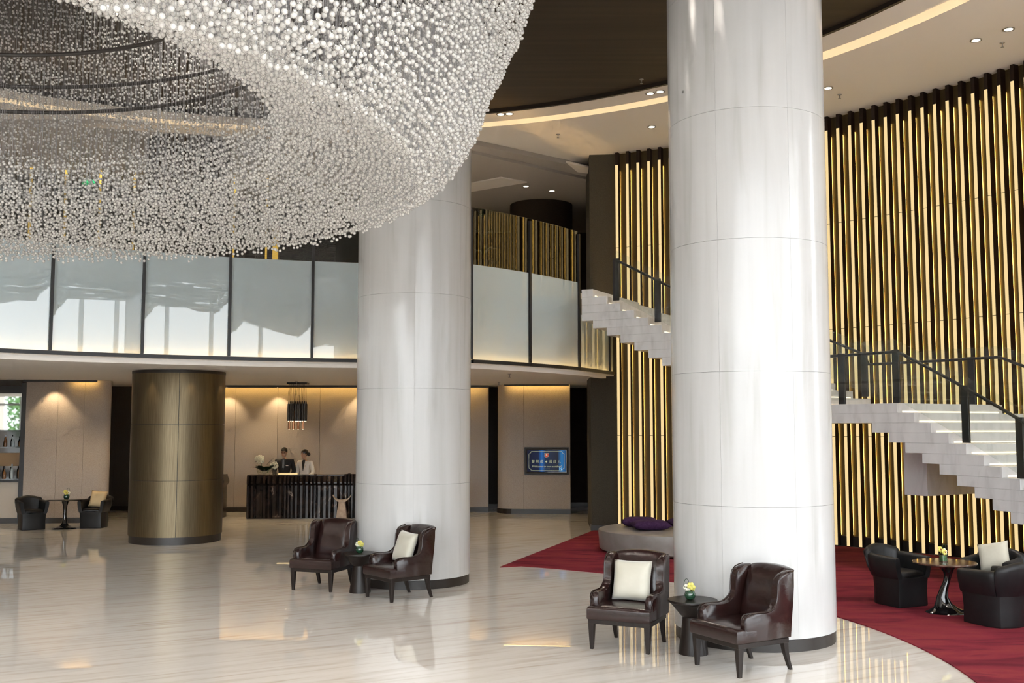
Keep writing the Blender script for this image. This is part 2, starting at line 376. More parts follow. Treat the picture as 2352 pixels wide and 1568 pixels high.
# right of the marble column: dark wall, rounded wall with the screen, corridor
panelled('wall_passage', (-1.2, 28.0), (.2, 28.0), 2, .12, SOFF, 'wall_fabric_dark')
ws = struct(obj('wall_screen', MB().prism([(-.30, 27.9)] + round_corner((-.30, 27.9), (-.34, 26.36), (.5, 26.29), .5) + [(1.45, 26.22), (1.45, 27.9)], .12, SOFF), 'dark_trim', smooth=30))
ppanel([(-.325, 27.9)] + round_corner((-.325, 27.9), (-.365, 26.345), (.5, 26.27), .5) + [(.29, 26.285)], 'wall_fabric', ws)
ppanel([(.294, 26.285), (1.455, 26.19)], 'wall_fabric', ws)
obj('baseboard_strip', MB().sheet([(-.34, 27.9)] + round_corner((-.34, 27.9), (-.38, 26.33), (.5, 26.255), .5) + [(1.455, 26.175)], lambda i: (0, .12), .03), 'dark_trim', ws)
obj('slot_lip', MB().sheet([(-.2, 26.12), (.4, 26.06), (1.42, 25.98)], lambda i: (SOFF-.04, SOFF), .02), 'dark_trim', ws)
obj('slot_light', MB().sheet([(-.2, 26.19), (.4, 26.13), (1.42, 26.05)], lambda i: (SOFF-.03, SOFF-.01), .02), 'wash_light', ws)
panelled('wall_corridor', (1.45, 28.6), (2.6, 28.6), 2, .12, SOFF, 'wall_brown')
dr = struct(obj('door_1', MB().box((2.15, 27.6, 1.15), (.06, 1.0, 2.3)), 'wood_dark')); obj('door_frame', MB().box((2.12, 27.6, 1.2), (.04, 1.15, 2.4)), 'dark_trim', dr)
struct(obj('wall_corridor_side', MB().box((2.45, 26.0, 1.61), (.1, 5.2, SOFF)), 'wall_brown'))

# ---- mezzanine: slab, soffit, dark back wall
GC = (-.75, 7.55); GR = 10.41
gl_path = [pol(a, GR, GC) for a in np.linspace(-74.7, .3, 41)]
gr_path = [(-.69, 17.96), (-.20, 18.40), (.31, 18.95), (.82, 19.58), (1.29, 20.24)]
ge_path = [(1.29, 20.24), (2.02, 21.74), (2.16, 22.02)]
def offset(path, d):
    P = [Vector(p) for p in path]; R = []
    for i in range(len(P)):
        t = (P[min(i+1, len(P)-1)] - P[max(i-1, 0)]).normalized(); R.append(tuple(P[i] + Vector((-t.y, t.x))*d))
    return R
whole = gl_path + gr_path[1:] + [(1.95, 21.6)]
back = [(2.55, 22.6), (2.55, 30.4), (-18, 30.4), (-18, 9.0)]
sl = MB().prism(list(reversed(offset(whole, .02) + back)), SOFF, SOFF+.05); struct(obj('ceiling_soffit', sl, 'soffit_white'))
sl = MB().prism(list(reversed(offset(whole, .34) + back)), MEZ-.12, MEZ); struct(obj('floor_mezzanine', sl, 'soffit_white'))
fa = MB().sheet(offset(whole, .34), lambda i: (SOFF+.05, MEZ-.12), .04); struct(obj('wall_fascia', fa, 'fascia_grey', smooth=40))
struct(obj('wall_mezzanine', MB().box((-8, 30.2, 5.6), (21, .2, 5.0)), 'wall_brown'))
struct(obj('wall_mezzanine_side', MB().sheet([(2.55, 30.3), (2.55, 23.9)], lambda i: (3.2, CEIL), .1), 'wall_brown'))
struct(obj('wall_west', MB().box((-18.0, 11, 4.0), (.2, 40, 8.3)), 'wall_fabric'))
struct(obj('wall_north', MB().box((-3, 30.6, 4.0), (31, .2, 8.3)), 'wall_brown'))

# ---- glazing behind and beside the camera (daylight comes in here)
def glazing(name, a, b, nb, z1=CEIL):
    a, b = Vector(a), Vector(b); d = b-a; Lg = d.length; d.normalize(); rz = math.atan2(d.y, d.x); mid = (a+b)/2
    w = struct(obj(name, MB().box((mid.x, mid.y, .1), (Lg, .18, .2), rz), 'steel'))
    obj('rail', MB().box((mid.x, mid.y, z1-.1), (Lg, .18, .2), rz), 'steel', w); obj('rail', MB().box((mid.x, mid.y, 3.2), (Lg, .10, .10), rz), 'steel', w)
    for i in range(nb+1):
        p = a + d*Lg*i/nb; obj('mullion', MB().box((p.x, p.y, z1/2), (.08, .18, z1), rz), 'steel', w)
glazing('window_1', (-18, -3.0), (11.2, -3.0), 15)
glazing('window_2', (11.4, -2.6), (11.4, 6.6), 5)
struct(obj('wall_east_front', MB().box((11.45, 8.5, 4), (.3, 3.6, 8.2)), 'white_paint'))
struct(obj('wall_east', MB().box((10.8, 10.3, 4), (2.2, .3, 8.2)), 'white_paint'))

# ================================================================== STAIRCASE
RI, RO = 10.2, 12.62
UP_A, UP_Z, UP_DA, UP_H, UP_N = 27.55, 4.69, 1.53, .146, 15
LO_A, LO_Z, LO_DA, LO_H, LO_N = 59.85, 2.50, 1.635, .143, 17
st = thing('curved_staircase', 'white marble staircase with stepped underside curving down along the slatted wall', 'staircase')
def step(aN, z, da_len, h, da, first=False):
    b = obj('step', MB().arc(RI, RO, max(26.3, aN-da_len), aN, z-h+.0015, z, max(3, int(da_len/1.2))), 'stair_marble', st, bevel=.002, seg=1)
    obj('step_light', MB().arc(RI+.10, RO-.10, aN+.002, aN+.05, z-h+.010, z-h+.032, 3), 'stair_light', b)
for k in range(UP_N):
    step(UP_A+UP_DA*k, UP_Z-UP_H*k, UP_DA*(3.0 if k == 0 else 4.0), UP_H, UP_DA)
LA = UP_A + UP_DA*UP_N - 1.0
# landing in two courses, then the lower flight
for j in range(2):
    b = obj('landing', MB().arc(RI, RO, LA-3.2+1.6*j, LO_A+LO_DA*j, LO_Z-LO_H*(j+1)+.0015, LO_Z-LO_H*j, 10), 'stair_marble', st, bevel=.002, seg=1)
    obj('step_light', MB().arc(RI+.10, RO-.10, LO_A+LO_DA*j+.002, LO_A+LO_DA*j+.05, LO_Z-LO_H*(j+1)+.010, LO_Z-LO_H*(j+1)+.032, 3), 'stair_light', b)
for k in range(2, LO_N):
    step(LO_A+LO_DA*k, LO_Z-LO_H*k, LO_DA*3.6 if k < LO_N-3 else LO_DA*2.6, LO_H, LO_DA)
# boxed bracket that carries the lower flight from the wall
obj('bracket', MB().arc(11.08, 12.9, 56.6, 58.7, 1.12, LO_Z-LO_H*2-.01, 4), 'stair_marble', st, bevel=.004, seg=1)

def zn(a):      # walking line height along the stairs
    if a <= UP_A-UP_DA: return UP_Z+UP_H
    if a < UP_A+UP_DA*UP_N-UP_DA: return UP_Z - UP_H*(a-UP_A)/UP_DA
    if a < LO_A: return LO_Z
    return LO_Z - LO_H*(a-LO_A)/LO_DA
def balustrade(name, label, R, posts, a_end, z_lift=.78):
    t = thing(name, label, 'balustrade', group='stair balustrades')
    for a in posts:
        z = zn(a); p = pol(a, R)
        obj('post', MB().box((p[0], p[1], z+z_lift/2+.002), (.12, .035, z_lift-.004), -rad(a)), 'black_metal', t, bevel=.004, seg=1)
    allp = posts + [a_end]
    for i in range(len(allp)-1):
        a0, a1 = allp[i], allp[i+1]; aa = np.linspace(a0, a1, 7)
        ps = [pol(a, R-.045 if R < 11 else R+.04) for a in aa]
        obj('glass_panel', MB().sheet(ps, lambda i: (zn(aa[i])+.06, zn(aa[i])+z_lift+.15), .014), 'glass_clear', t)
    aa = np.linspace(allp[0], allp[-1], 60)
    kn = sorted(set(list(aa) + [UP_A+UP_DA*(UP_N-1), LO_A]))
    obj('handrail', MB().tube([(*pol(a, R), zn(a)+z_lift-.03) for a in kn if a <= allp[-1]], .024, 8), 'black_metal', t, smooth=60)
    return t
balustrade('stair_balustrade', 'glass stair balustrade with black posts on the open lobby side of the stairs', RI+.03, [30.1, 34.7, 39.3, 43.9, 48.5, 54.2, 59.7, 66.3, 71.3, 76.3], 81.0)
balustrade('stair_balustrade', 'glass stair balustrade with black posts on the wall side of the stairs', RO-.03, [32.0, 36.4, 40.8, 45.0, 48.6, 57.6, 64.3, 71.0, 77.0], 81.0)

# ================================================================== MEZZANINE GLASS
def mezz_glass(name, label, bounds, pathf, loc_n, group, zt=5.98, frost_top=MEZ+.07, bottom=SOFF+.09, clear=True, light_strip=True, ends=(True, True)):
    t = thing(name, label, 'balustrade', group=group)
    for i in range(len(bounds)-1):
        ps = [pathf(u) for u in np.linspace(bounds[i], bounds[i+1], loc_n)]
        obj('frosted_panel', MB().sheet(ps, lambda i: (bottom, frost_top), .014), 'glass_frosted', t, smooth=40)
        if clear: obj('clear_panel', MB().sheet(ps, lambda i: (frost_top+.002, zt), .014), 'glass_tint', t, smooth=40)
        pb = offset(ps, .06)
        if light_strip: obj('light_strip', MB().sheet(pb, lambda i: (bottom-.02, bottom+.02), .05), 'panel_light', t)
        pf = offset(ps, -.02)
        obj('bottom_rail', MB().sheet(pf, lambda i: (bottom-.055, bottom+.005), .06), 'black_metal', t)
    for i, u in enumerate(bounds):
        if (i == 0 and not ends[0]) or (i == len(bounds)-1 and not ends[1]): continue
        p = pathf(u); q = pathf(u+.05); rz = math.atan2(q[1]-p[1], q[0]-p[0]); nn = (math.sin(rz), -math.cos(rz))
        obj('mullion', MB().box((p[0]+nn[0]*.02, p[1]+nn[1]*.02, (bottom+zt)/2-.02), (.045, .05, zt-bottom-.06), rz), 'black_metal', t)
    return t
mezz_glass('glass_balustrade', 'curved mezzanine balustrade of frosted and clear glass below the bead chandelier', [-74.7+7.5*i for i in range(11)], lambda a: pol(a, GR, GC), 7, 'mezzanine glass')
def polyline(path):
    P = [Vector(p) for p in path]; Ls = [0]
    for i in range(1, len(P)): Ls.append(Ls[-1] + (P[i]-P[i-1]).length)
    def f(u):
        u = max(0, min(u, Ls[-1])) if u <= Ls[-1] else u
        for i in range(1, len(P)):
            if u <= Ls[i] or i == len(P)-1:
                k = (u-Ls[i-1])/(Ls[i]-Ls[i-1]); return tuple(P[i-1].lerp(P[i], k))
    return f, Ls
f, Ls = polyline(gr_path)
mezz_glass('glass_balustrade', 'two-panel mezzanine balustrade reflecting gold slats between marble column and stairs', [0, Ls[2], Ls[4]], f, 5, 'mezzanine glass', ends=(False, True))
f, Ls = polyline(ge_path)
mezz_glass('glass_fascia', 'gold-lit frosted glass fascia tucked under the top of the stairs', [0, Ls[1], Ls[2]], f, 4, 'mezzanine glass', zt=4.36, frost_top=4.35, clear=False, ends=(False, False))
# cream lip below the glass
lip = offset(whole, .06); struct(obj('trim_2', MB().sheet(lip, lambda i: (SOFF-.06, SOFF+.0), .12), 'ceiling_white', smooth=40))

# ================================================================== COLUMNS
def marble_column(c, r, label, seams, top, a_off, npan=7):
    t = thing('marble_column', label, 'column', (c[0], c[1], 0))
    obj('base_band', MB().lathe([(r-.012, 0), (r-.012, .115)], 72), 'dark_trim', t, smooth=40)
    obj('core', MB().lathe([(r-.05, .1), (r-.05, top)], 48), 'seam', t, smooth=40)
    zs = [.12] + seams + [top]
    for k in range(len(zs)-1):
        for i in range(npan):
            g = .05; a0 = a_off + 360*i/npan + g; a1 = a_off + 360*(i+1)/npan - g
            obj('marble_panel', MB().arc(r-.04, r, a0, a1, zs[k]+.0012, zs[k+1]-.0012, 12, c=(0, 0)), 'column_marble', t, smooth=30)
    return t
marble_column((2.51, 11.0), .818, 'wide white marble column in front, between the two nearest leather armchairs and the stairs', [1.378, 2.70, 4.02, 5.342, 6.66], CEIL-.02, 8)
marble_column((-1.396, 14.85), .806, 'white marble column further back, behind the pair of armchairs with one cushion', [1.385, 2.677, 3.97, 5.263, 6.556], CEIL-.02, 20)
# bronze column (round, clad in sheets) with dark plinth; its upper storey is dark
BC = (-6.42, 20.12); BR_ = .86
t = thing('bronze_column', 'round column clad in bronze sheets with black plinth beside the reception', 'column', (*BC, 0))
obj('base_band', MB().lathe([(BR_-.02, 0), (BR_-.02, .14)], 64), 'dark_trim', t, smooth=40)
obj('top_band', MB().lathe([(BR_+.004, SOFF-.06), (BR_+.004, SOFF-.005)], 64), 'dark_trim', t, smooth=40)
obj('core', MB().lathe([(BR_-.03, .1), (BR_-.03, SOFF-.03)], 48), 'dark_trim', t, smooth=40)
for k, (z0, z1) in enumerate([(.14, 1.165), (1.172, 2.20), (2.207, SOFF-.06)]):
    for i in range(4):
        obj('bronze_sheet', MB().arc(BR_-.02, BR_, 72+90*i+.35, 72+90*(i+1)-.35, z0, z1, 18, c=(0, 0)), 'bronze', t, smooth=30)
tag(obj('dark_column', MB().lathe([(.80, MEZ), (.80, CEIL-.16)], 48, (-6.5, 20.6)), 'wall_brown', smooth=40), 'dark round column on the mezzanine seen through the beads', 'column')
tag(obj('dark_column', MB().lathe([(.80, MEZ), (.80, CEIL-.16)], 48, (.75, 26.4)), 'wall_brown', smooth=40), 'black round column on the mezzanine behind the reflecting glass', 'column')

# ================================================================== CHANDELIER
CH = (-5.12, 7.76)
ch = thing('bead_chandelier', 'vast ring chandelier of strung crystal beads hanging from the dark ceiling', 'chandelier', (CH[0], CH[1], 0))
# profile of the hollow ring: inner lip, rounded belly, outer wall rising to the ceiling
PROF = [(3.29, 4.95), (3.29, 4.56), (3.55, 4.48), (3.90, 4.35), (4.20, 4.24), (4.45, 4.15), (4.68, 4.25), (4.86, 4.52), (5.00, 4.92), (5.24, 5.40), (5.42, 6.0), (5.55, 6.8), (5.62, 7.88)]
def prof_at(d):
    for (r0, z0), (r1, z1) in zip(PROF, PROF[1:]):
        l = math.hypot(r1-r0, z1-z0)
        if d <= l: return r0+(r1-r0)*d/l, z0+(z1-z0)*d/l
        d -= l
    return None
beads = []; wires = []
d_ = 0; ri = 0
while prof_at(d_):
    r, z = prof_at(d_); wall = z > 4.98 and r > 5; lip = r < 3.4
    layers = ((0, .92), (.085, .62), (.18, .30)) if not wall else ((0, .97), (.14, .75), (.30, .45))
    for dr, prob in layers:
        rr0 = r - dr if wall or r > 4.6 else r + (dr*.6 if lip else 0); zz0 = z + (0 if wall else dr)
        nst = int(2*pi*rr0/(.058 if not wall else .054)); ph = random.random() if not wall else .5*(dr > 0)
        a = (np.arange(nst)+ph)/nst*2*pi + RNG.normal(0, .0018, nst)
        keep = RNG.random(nst) < prob; a = a[keep]
        rr = rr0 + RNG.normal(0, .008, len(a)); zz = zz0 + RNG.normal(0, .009, len(a)) + (.018*np.sin(a*40+ri) if wall else 0)
        if abs(r-4.45) < .05 and dr == 0: zz = zz - .05*np.abs(np.sin(a*44))
        P = np.c_[rr*np.sin(a), rr*np.cos(a), zz]
        P = P[(P[:, 0]+CH[0] > -.53*(P[:, 1]+CH[1])-1.3) & (P[:, 1]+CH[1] > 3.0)]
        beads.append(P)
        if dr == 0 and (not wall) and ri % 2 == 0: wires += [tuple(p) for p in P[::2]]
    d_ += .056 if not wall else .072; ri += 1
beads = np.concatenate(beads); beads = beads[beads[:, 2] < 7.9]
# distance from the camera and whether in the frame, to single out the largest ones
def in_frame(P):
    X = P[:, 0]+CH[0]; Y = P[:, 1]+CH[1]; Z = P[:, 2]-2.15; p_ = .0821
    zc = Y*cos(p_)+Z*sin(p_); yc = -Y*sin(p_)+Z*cos(p_); u = 1176+2395*X/zc; v = 784-2395*yc/zc
    return (u > 5) & (u < 2347) & (v > 5) & (v < 1563), zc
ok, dist = in_frame(beads); order = np.argsort(np.where(ok, dist, 1e9)); near = order[:300]; rest = np.delete(np.arange(len(beads)), near)
bm = bmesh.new(); bmesh.ops.create_icosphere(bm, subdivisions=2, radius=.0178); bme = bpy.data.meshes.new('bead'); bm.to_mesh(bme); bm.free(); bme.materials.append(M['crystal'])
for i in near:
    o = bpy.data.objects.new('bead', bme); COL.objects.link(o); o.parent = ch; o.location = beads[i]; o.rotation_euler = (i*.7 % 3, i*1.3 % 3, i*.37 % 3)
def mass(name, centres, base_v, base_f, m, parent, jitter=True):
    n = len(centres); bv = np.array(base_v); bf = np.array(base_f); nv, nf = len(bv), len(bf)
    if jitter:
        ang = RNG.uniform(0, 2*pi, n); c, s = np.cos(ang), np.sin(ang); V = np.empty((n, nv, 3))
        V[:, :, 0] = c[:, None]*bv[:, 0]-s[:, None]*bv[:, 1]; V[:, :, 1] = s[:, None]*bv[:, 0]+c[:, None]*bv[:, 1]; V[:, :, 2] = bv[:, 2]
        V *= RNG.uniform(.85, 1.12, (n, 1, 1))
    else: V = np.repeat(bv[None], n, 0)
    V += centres[:, None, :]; F = (bf[None]+(np.arange(n)*nv)[:, None, None]).reshape(-1, bf.shape[1])
    me = bpy.data.meshes.new(name); me.vertices.add(n*nv); me.vertices.foreach_set('co', V.reshape(-1).astype(np.float32))
    k = F.shape[1]; me.loops.add(F.size); me.loops.foreach_set('vertex_index', F.reshape(-1).astype(np.int32))
    me.polygons.add(len(F)); me.polygons.foreach_set('loop_start', np.arange(0, F.size, k, dtype=np.int32)); me.polygons.foreach_set('loop_total', np.full(len(F), k, np.int32))
    me.update(calc_edges=True); me.validate(); me.materials.append(M[m]); return me
bm = bmesh.new(); bmesh.ops.create_icosphere(bm, subdivisions=1, radius=.0178); iv = [v.co[:] for v in bm.verts]; iff = [[v.index for v in f_.verts] for f_ in bm.faces]; bm.free()
o = obj('bead_strands', mass('bead_strands', beads[rest], iv, iff, 'crystal', ch), None, ch); o['kind'] = 'stuff'
# hanging wires (thin three-sided prisms)
wv, wf = [], []
for i, (x, y, z) in enumerate(wires):
    q = len(wv)
    for zz in (z, CEIL+.05):
        for k in range(3): wv.append((x+.0011*cos(k*2.094), y+.0011*sin(k*2.094), zz))
    wf += [(q, q+1, q+4, q+3), (q+1, q+2, q+5, q+4), (q+2, q, q+3, q+5)]
me = bpy.data.meshes.new('hanging_wires'); me.from_pydata(wv, [], wf); me.materials.append(M['steel']); o = obj('hanging_wires', me, None, ch); o['kind'] = 'stuff'
for R_, z in ((3.60, 5.64), (3.66, 5.95), (2.98, 6.07)):
    obj('hoop', MB().tube([(R_*cos(2*pi*i/96), R_*sin(2*pi*i/96), z) for i in range(96)], .022, 8, closed=True), 'dark_trim', ch, smooth=60)
    for i in range(8):
        a = 2*pi*(i+.3)/8; obj('hoop_rod', MB().tube([(R_*cos(a), R_*sin(a), z), (R_*cos(a), R_*sin(a), CEIL+.05)], .006, 5), 'steel', ch)

# ================================================================== FURNITURE
def wing_chair(label, group):
    t = thing('wingback_armchair', label, 'armchair', group=group)
    for sx in (-1, 1):       # front legs taper, rear legs sweep back
        obj('leg', MB().loft([[(sx*.285+dx*w_, -.285+dy*w_, z) for dx, dy in ((-1,-1),(1,-1),(1,1),(-1,1))] for z, w_ in ((0, .017), (.25, .030))]), 'wood_dark', t, bevel=.003, seg=1)
        obj('leg', MB().loft([[(sx*.255+dx*w_, yy+dy*w_, z) for dx, dy in ((-1,-1),(1,-1),(1,1),(-1,1))] for z, w_, yy in ((0, .016, .33), (.08, .019, .30), (.16, .023, .275), (.25, .028, .26))]), 'wood_dark', t, bevel=.003, seg=1)
    obj('seat_rail', MB().prism([(-.315, -.315), (.315, -.315), (.29, .29), (-.29, .29)], .245, .29), 'wood_dark', t, bevel=.004, seg=1)
    # seat cushion, domed
    n = 12; R = []
    def seat_ring(z, s, dome=0):
        return [(x*s, y*s, z) for x, y in ((-.32,-.335),(-.16,-.337),(0,-.338),(.16,-.337),(.32,-.335),(.318,-.12),(.30,.10),(.285,.27),(.1,.275),(-.1,.275),(-.285,.27),(-.30,.10),(-.318,-.12))]
    mb = MB().loft([seat_ring(.29, .985), seat_ring(.30, 1), seat_ring(.385, 1), seat_ring(.405, .975), seat_ring(.418, .90), seat_ring(.428, .6), seat_ring(.432, .2)])
    obj('seat_cushion', mb, 'leather_brown', t, smooth=50)
    # arm + wing: side outline swept across its thickness
    prof = [(-.215, .30), (-.235, .38), (-.245, .45), (-.240, .495), (-.215, .525), (-.17, .537), (-.10, .538), (-.02, .535), (.045, .542), (.095, .565), (.125, .60), (.14, .65), (.145, .71), (.15, .77), (.168, .818), (.200, .850), (.25, .868), (.30, .876), (.352, .874), (.350, .75), (.335, .60), (.315, .45), (.30, .30)]
    cy_, cz_ = .08, .50
    for sx in (-1, 1):
        rings = []
        for w_, sh in ((0, .90), (.012, .965), (.03, 1), (.05, 1), (.068, .965), (.08, .90)):
            ring_ = []
            for (y, z) in prof:
                yy = cy_+(y-cy_)*(1-(1-sh)*.55); zz = .30+(z-.30)*(1-(1-sh)*.35) if z > .31 else z
                lean = .035*max(0, (z-.40))/.5 if y < .12 else .0
                ring_.append((sx*(.225+w_+.012+lean*.7), yy, zz))
            rings.append(ring_)
        obj('wing', MB().loft(rings), 'leather_brown', t, smooth=60)
        rings_p = [(sx*(.313+ (.035*max(0, (z-.40))/.5*.7 if y < .12 else 0)), y, z) for y, z in prof[1:18]]
        obj('piping', MB().tube(rings_p, .006, 6), 'leather_brown', t, smooth=60)
    # inner back pad between the wings: curved, arched top
    nu, nv = 11, 9
    def bp(u, v, off):
        x = u*(.240+.036*v**5); top = .872+.026*(1-abs(u)**2.5); z = .40+(top-.40)*v
        y = .215+.135*v*(v*.4+.6)*.9+off + .03*u*u*(-1)
        return x, y, z
    F_ = []; vs_ = []
    for side in (0, 1):
        for j in range(nv):
            for i in range(nu):
                u = -1+2*i/(nu-1); v = j/(nv-1)
                puff = .045*math.sin(pi*min(max(v, .02), .98))**.5*(1-u**4)
                edge = (.03 if v > .97 else 0) + .035*max(0, abs(u)-.8)/.2*v**3
                vs_.append(bp(u, v, (-puff-.0+edge) if side == 0 else .085))
    g = lambda s_, j, i: s_*nu*nv+j*nu+i
    for j in range(nv-1):
        for i in range(nu-1):
            F_.append((g(0,j,i), g(0,j,i+1), g(0,j+1,i+1), g(0,j+1,i))); F_.append((g(1,j,i), g(1,j+1,i), g(1,j+1,i+1), g(1,j,i+1)))
    for i in range(nu-1): F_ += [(g(0,0,i), g(1,0,i), g(1,0,i+1), g(0,0,i+1)), (g(0,nv-1,i), g(0,nv-1,i+1), g(1,nv-1,i+1), g(1,nv-1,i))]
    for j in range(nv-1): F_ += [(g(0,j,0), g(0,j+1,0), g(1,j+1,0), g(1,j,0)), (g(0,j,nu-1), g(1,j,nu-1), g(1,j+1,nu-1), g(0,j+1,nu-1))]
    obj('backrest', MB().add(vs_, F_), 'leather_brown', t, smooth=60, bevel=.012, seg=2)
    return t
G_ = 'brown leather wingback armchairs'
wc = wing_chair('brown wingback armchair with a square cream cushion, nearest the red carpet tip', G_); wc.location = (1.16, 10.51, 0); wc.rotation_euler[2] = rad(-25.5)
copy_tree(wc, loc=(2.07, 9.57, 0), rz=rad(-61), label='empty brown wingback armchair nearest the camera, against the wide marble column')
copy_tree(wc, loc=(-2.54, 14.25, 0), rz=rad(-21), label='empty brown wingback armchair in the rear pair, nearer the reception desk')
copy_tree(wc, loc=(-1.44, 13.46, 0), rz=rad(-51), label='brown wingback armchair of the rear pair holding a cream cushion')

def pillow_mesh(name, w, h, t, m, n=13):
    mb = MB(); V = []; F = []
    for s in (1, -1):
        for j in range(n):
            for i in range(n):
                u, v = -1+2*i/(n-1), -1+2*j/(n-1)
                th = t/2*((1-u**4)*(1-v**4))**.55
                k = 1-.05*(1-v*v)*abs(u); l = 1-.05*(1-u*u)*abs(v)
                V.append((u*w/2*k, s*th, v*h/2*l))
    g = lambda s, j, i: s*n*n+j*n+i
    for j in range(n-1):
        for i in range(n-1):
            F.append((g(0,j,i), g(0,j+1,i), g(0,j+1,i+1), g(0,j,i+1))); F.append((g(1,j,i), g(1,j,i+1), g(1,j+1,i+1), g(1,j+1,i)))
    mb.add(V, F); o = obj(name, mb, m, smooth=80)
    bm = bmesh.new(); bm.from_mesh(o.data); bmesh.ops.remove_doubles(bm, verts=bm.verts, dist=1e-4); bm.to_mesh(o.data); bm.free()
    return o
def place_pillow(o, label, chair_loc, rz, ly, lz, tilt, lx=0, roll=0, group='cream cushions on chairs'):
    tag(o, label, 'cushion', group)
    R = Matrix.Rotation(rz, 4, 'Z'); p = R @ Vector((lx, ly, 0))
    o.matrix_world = Matrix.Translation((chair_loc[0]+p.x, chair_loc[1]+p.y, lz)) @ R @ Matrix.Rotation(tilt, 4, 'X') @ Matrix.Rotation(roll, 4, 'Y')
o = pillow_mesh('cushion', .40, .40, .13, 'silk_cream'); place_pillow(o, 'square cream cushion facing front in the near wingback armchair', (1.16, 10.51), rad(-25.5), .095, .625, rad(-14))
o = pillow_mesh('cushion', .40, .40, .13, 'silk_cream'); place_pillow(o, 'square cream cushion leaning in the rear wingback armchair', (-1.44, 13.46), rad(-51), .09, .625, rad(-18), roll=rad(4))

# pedestal side tables
def side_table(label, loc):
    t = thing('side_table', label, 'side table', loc, 0, 'dark pedestal side tables')
    obj('table_top', MB().lathe([(.215, .478), (.236, .487), (.238, .50), (.235, .508), (.0, .508)], 48), 'wood_dark', t, smooth=50)
    obj('flared_bowl', MB().lathe([(.098, .345), (.118, .365), (.214, .4785)], 48), 'wood_dark', t, smooth=50)
    obj('pedestal', MB().lathe([(.140, 0), (.140, .02), (.128, .10), (.112, .22), (.098, .345)], 48), 'wood_dark', t, smooth=50)
    return t
side_table('dark pedestal side table between the two near armchairs', (1.73, 10.16, 0))
side_table('dark pedestal side table between the two rear armchairs', (-1.99, 13.88, 0))

def orchid(label, loc, kind='bowl', s=1.0):
    t = thing('flower_vase', label, 'vase', loc, random.random()*6, 'small orchid vases'); t.scale = (s, s, s)
    if kind == 'bowl':
        obj('glass_bowl', MB().lathe([(.028, 0), (.043, .012), (.053, .035), (.053, .055), (.043, .078), (.036, .086), (.034, .086), (.040, .078), (.048, .055), (.048, .035), (.038, .015), (.0, .008)], 20), 'vase_green', t, smooth=60); zt = .085
    else:
        obj('glass_cylinder', MB().lathe([(.048, 0), (.048, .09), (.044, .09), (.044, .008), (.0, .008)], 20), 'glass_clear', t, smooth=40)
        obj('leaf_wrap', MB().lathe([(.040, .012), (.041, .05), (.038, .07)], 16), 'leaf_green', t, smooth=60); zt = .085
    for k in range(3):
        a = k*2.1; cx, cy_, cz = .028*cos(a), .028*sin(a), zt+.025+.022*(k % 2)
        mb = MB()
        for q in range(5):
            b_ = 2*pi*q/5+a; mb.ball((cx+.020*cos(b_), cy_+.016*sin(b_)*.6, cz+.020*sin(b_)), .019, 7, 4, 1.0, .45, 1.0)
        fl_ = obj('orchid_flower', mb, 'petal_yellow' if k else 'petal_white', t, smooth=60)
        obj('flower_heart', MB().ball((cx, cy_-.012, cz), .009, 6, 4), 'lips', fl_)
    obj('grass_loop', MB().tube([(.03+.025*cos(q), .01, zt+.055+.055*sin(q)) for q in np.linspace(-.6, pi+.5, 14)], .0025, 5), 'leaf_dark', t)
    return t
orchid('green glass bowl of yellow orchids on the near side table', (1.705, 10.15, .508))
orchid('green glass bowl of yellow orchids on the rear side table', (-2.0, 13.87, .508))
orchid('clear glass of yellow orchids on the round marble table', (5.02, 12.30, .592), 'glass', 1.05)
orchid('small vase of yellow orchids on the tulip table', (-9.53, 22.5, .622), 'bowl', 1.2)

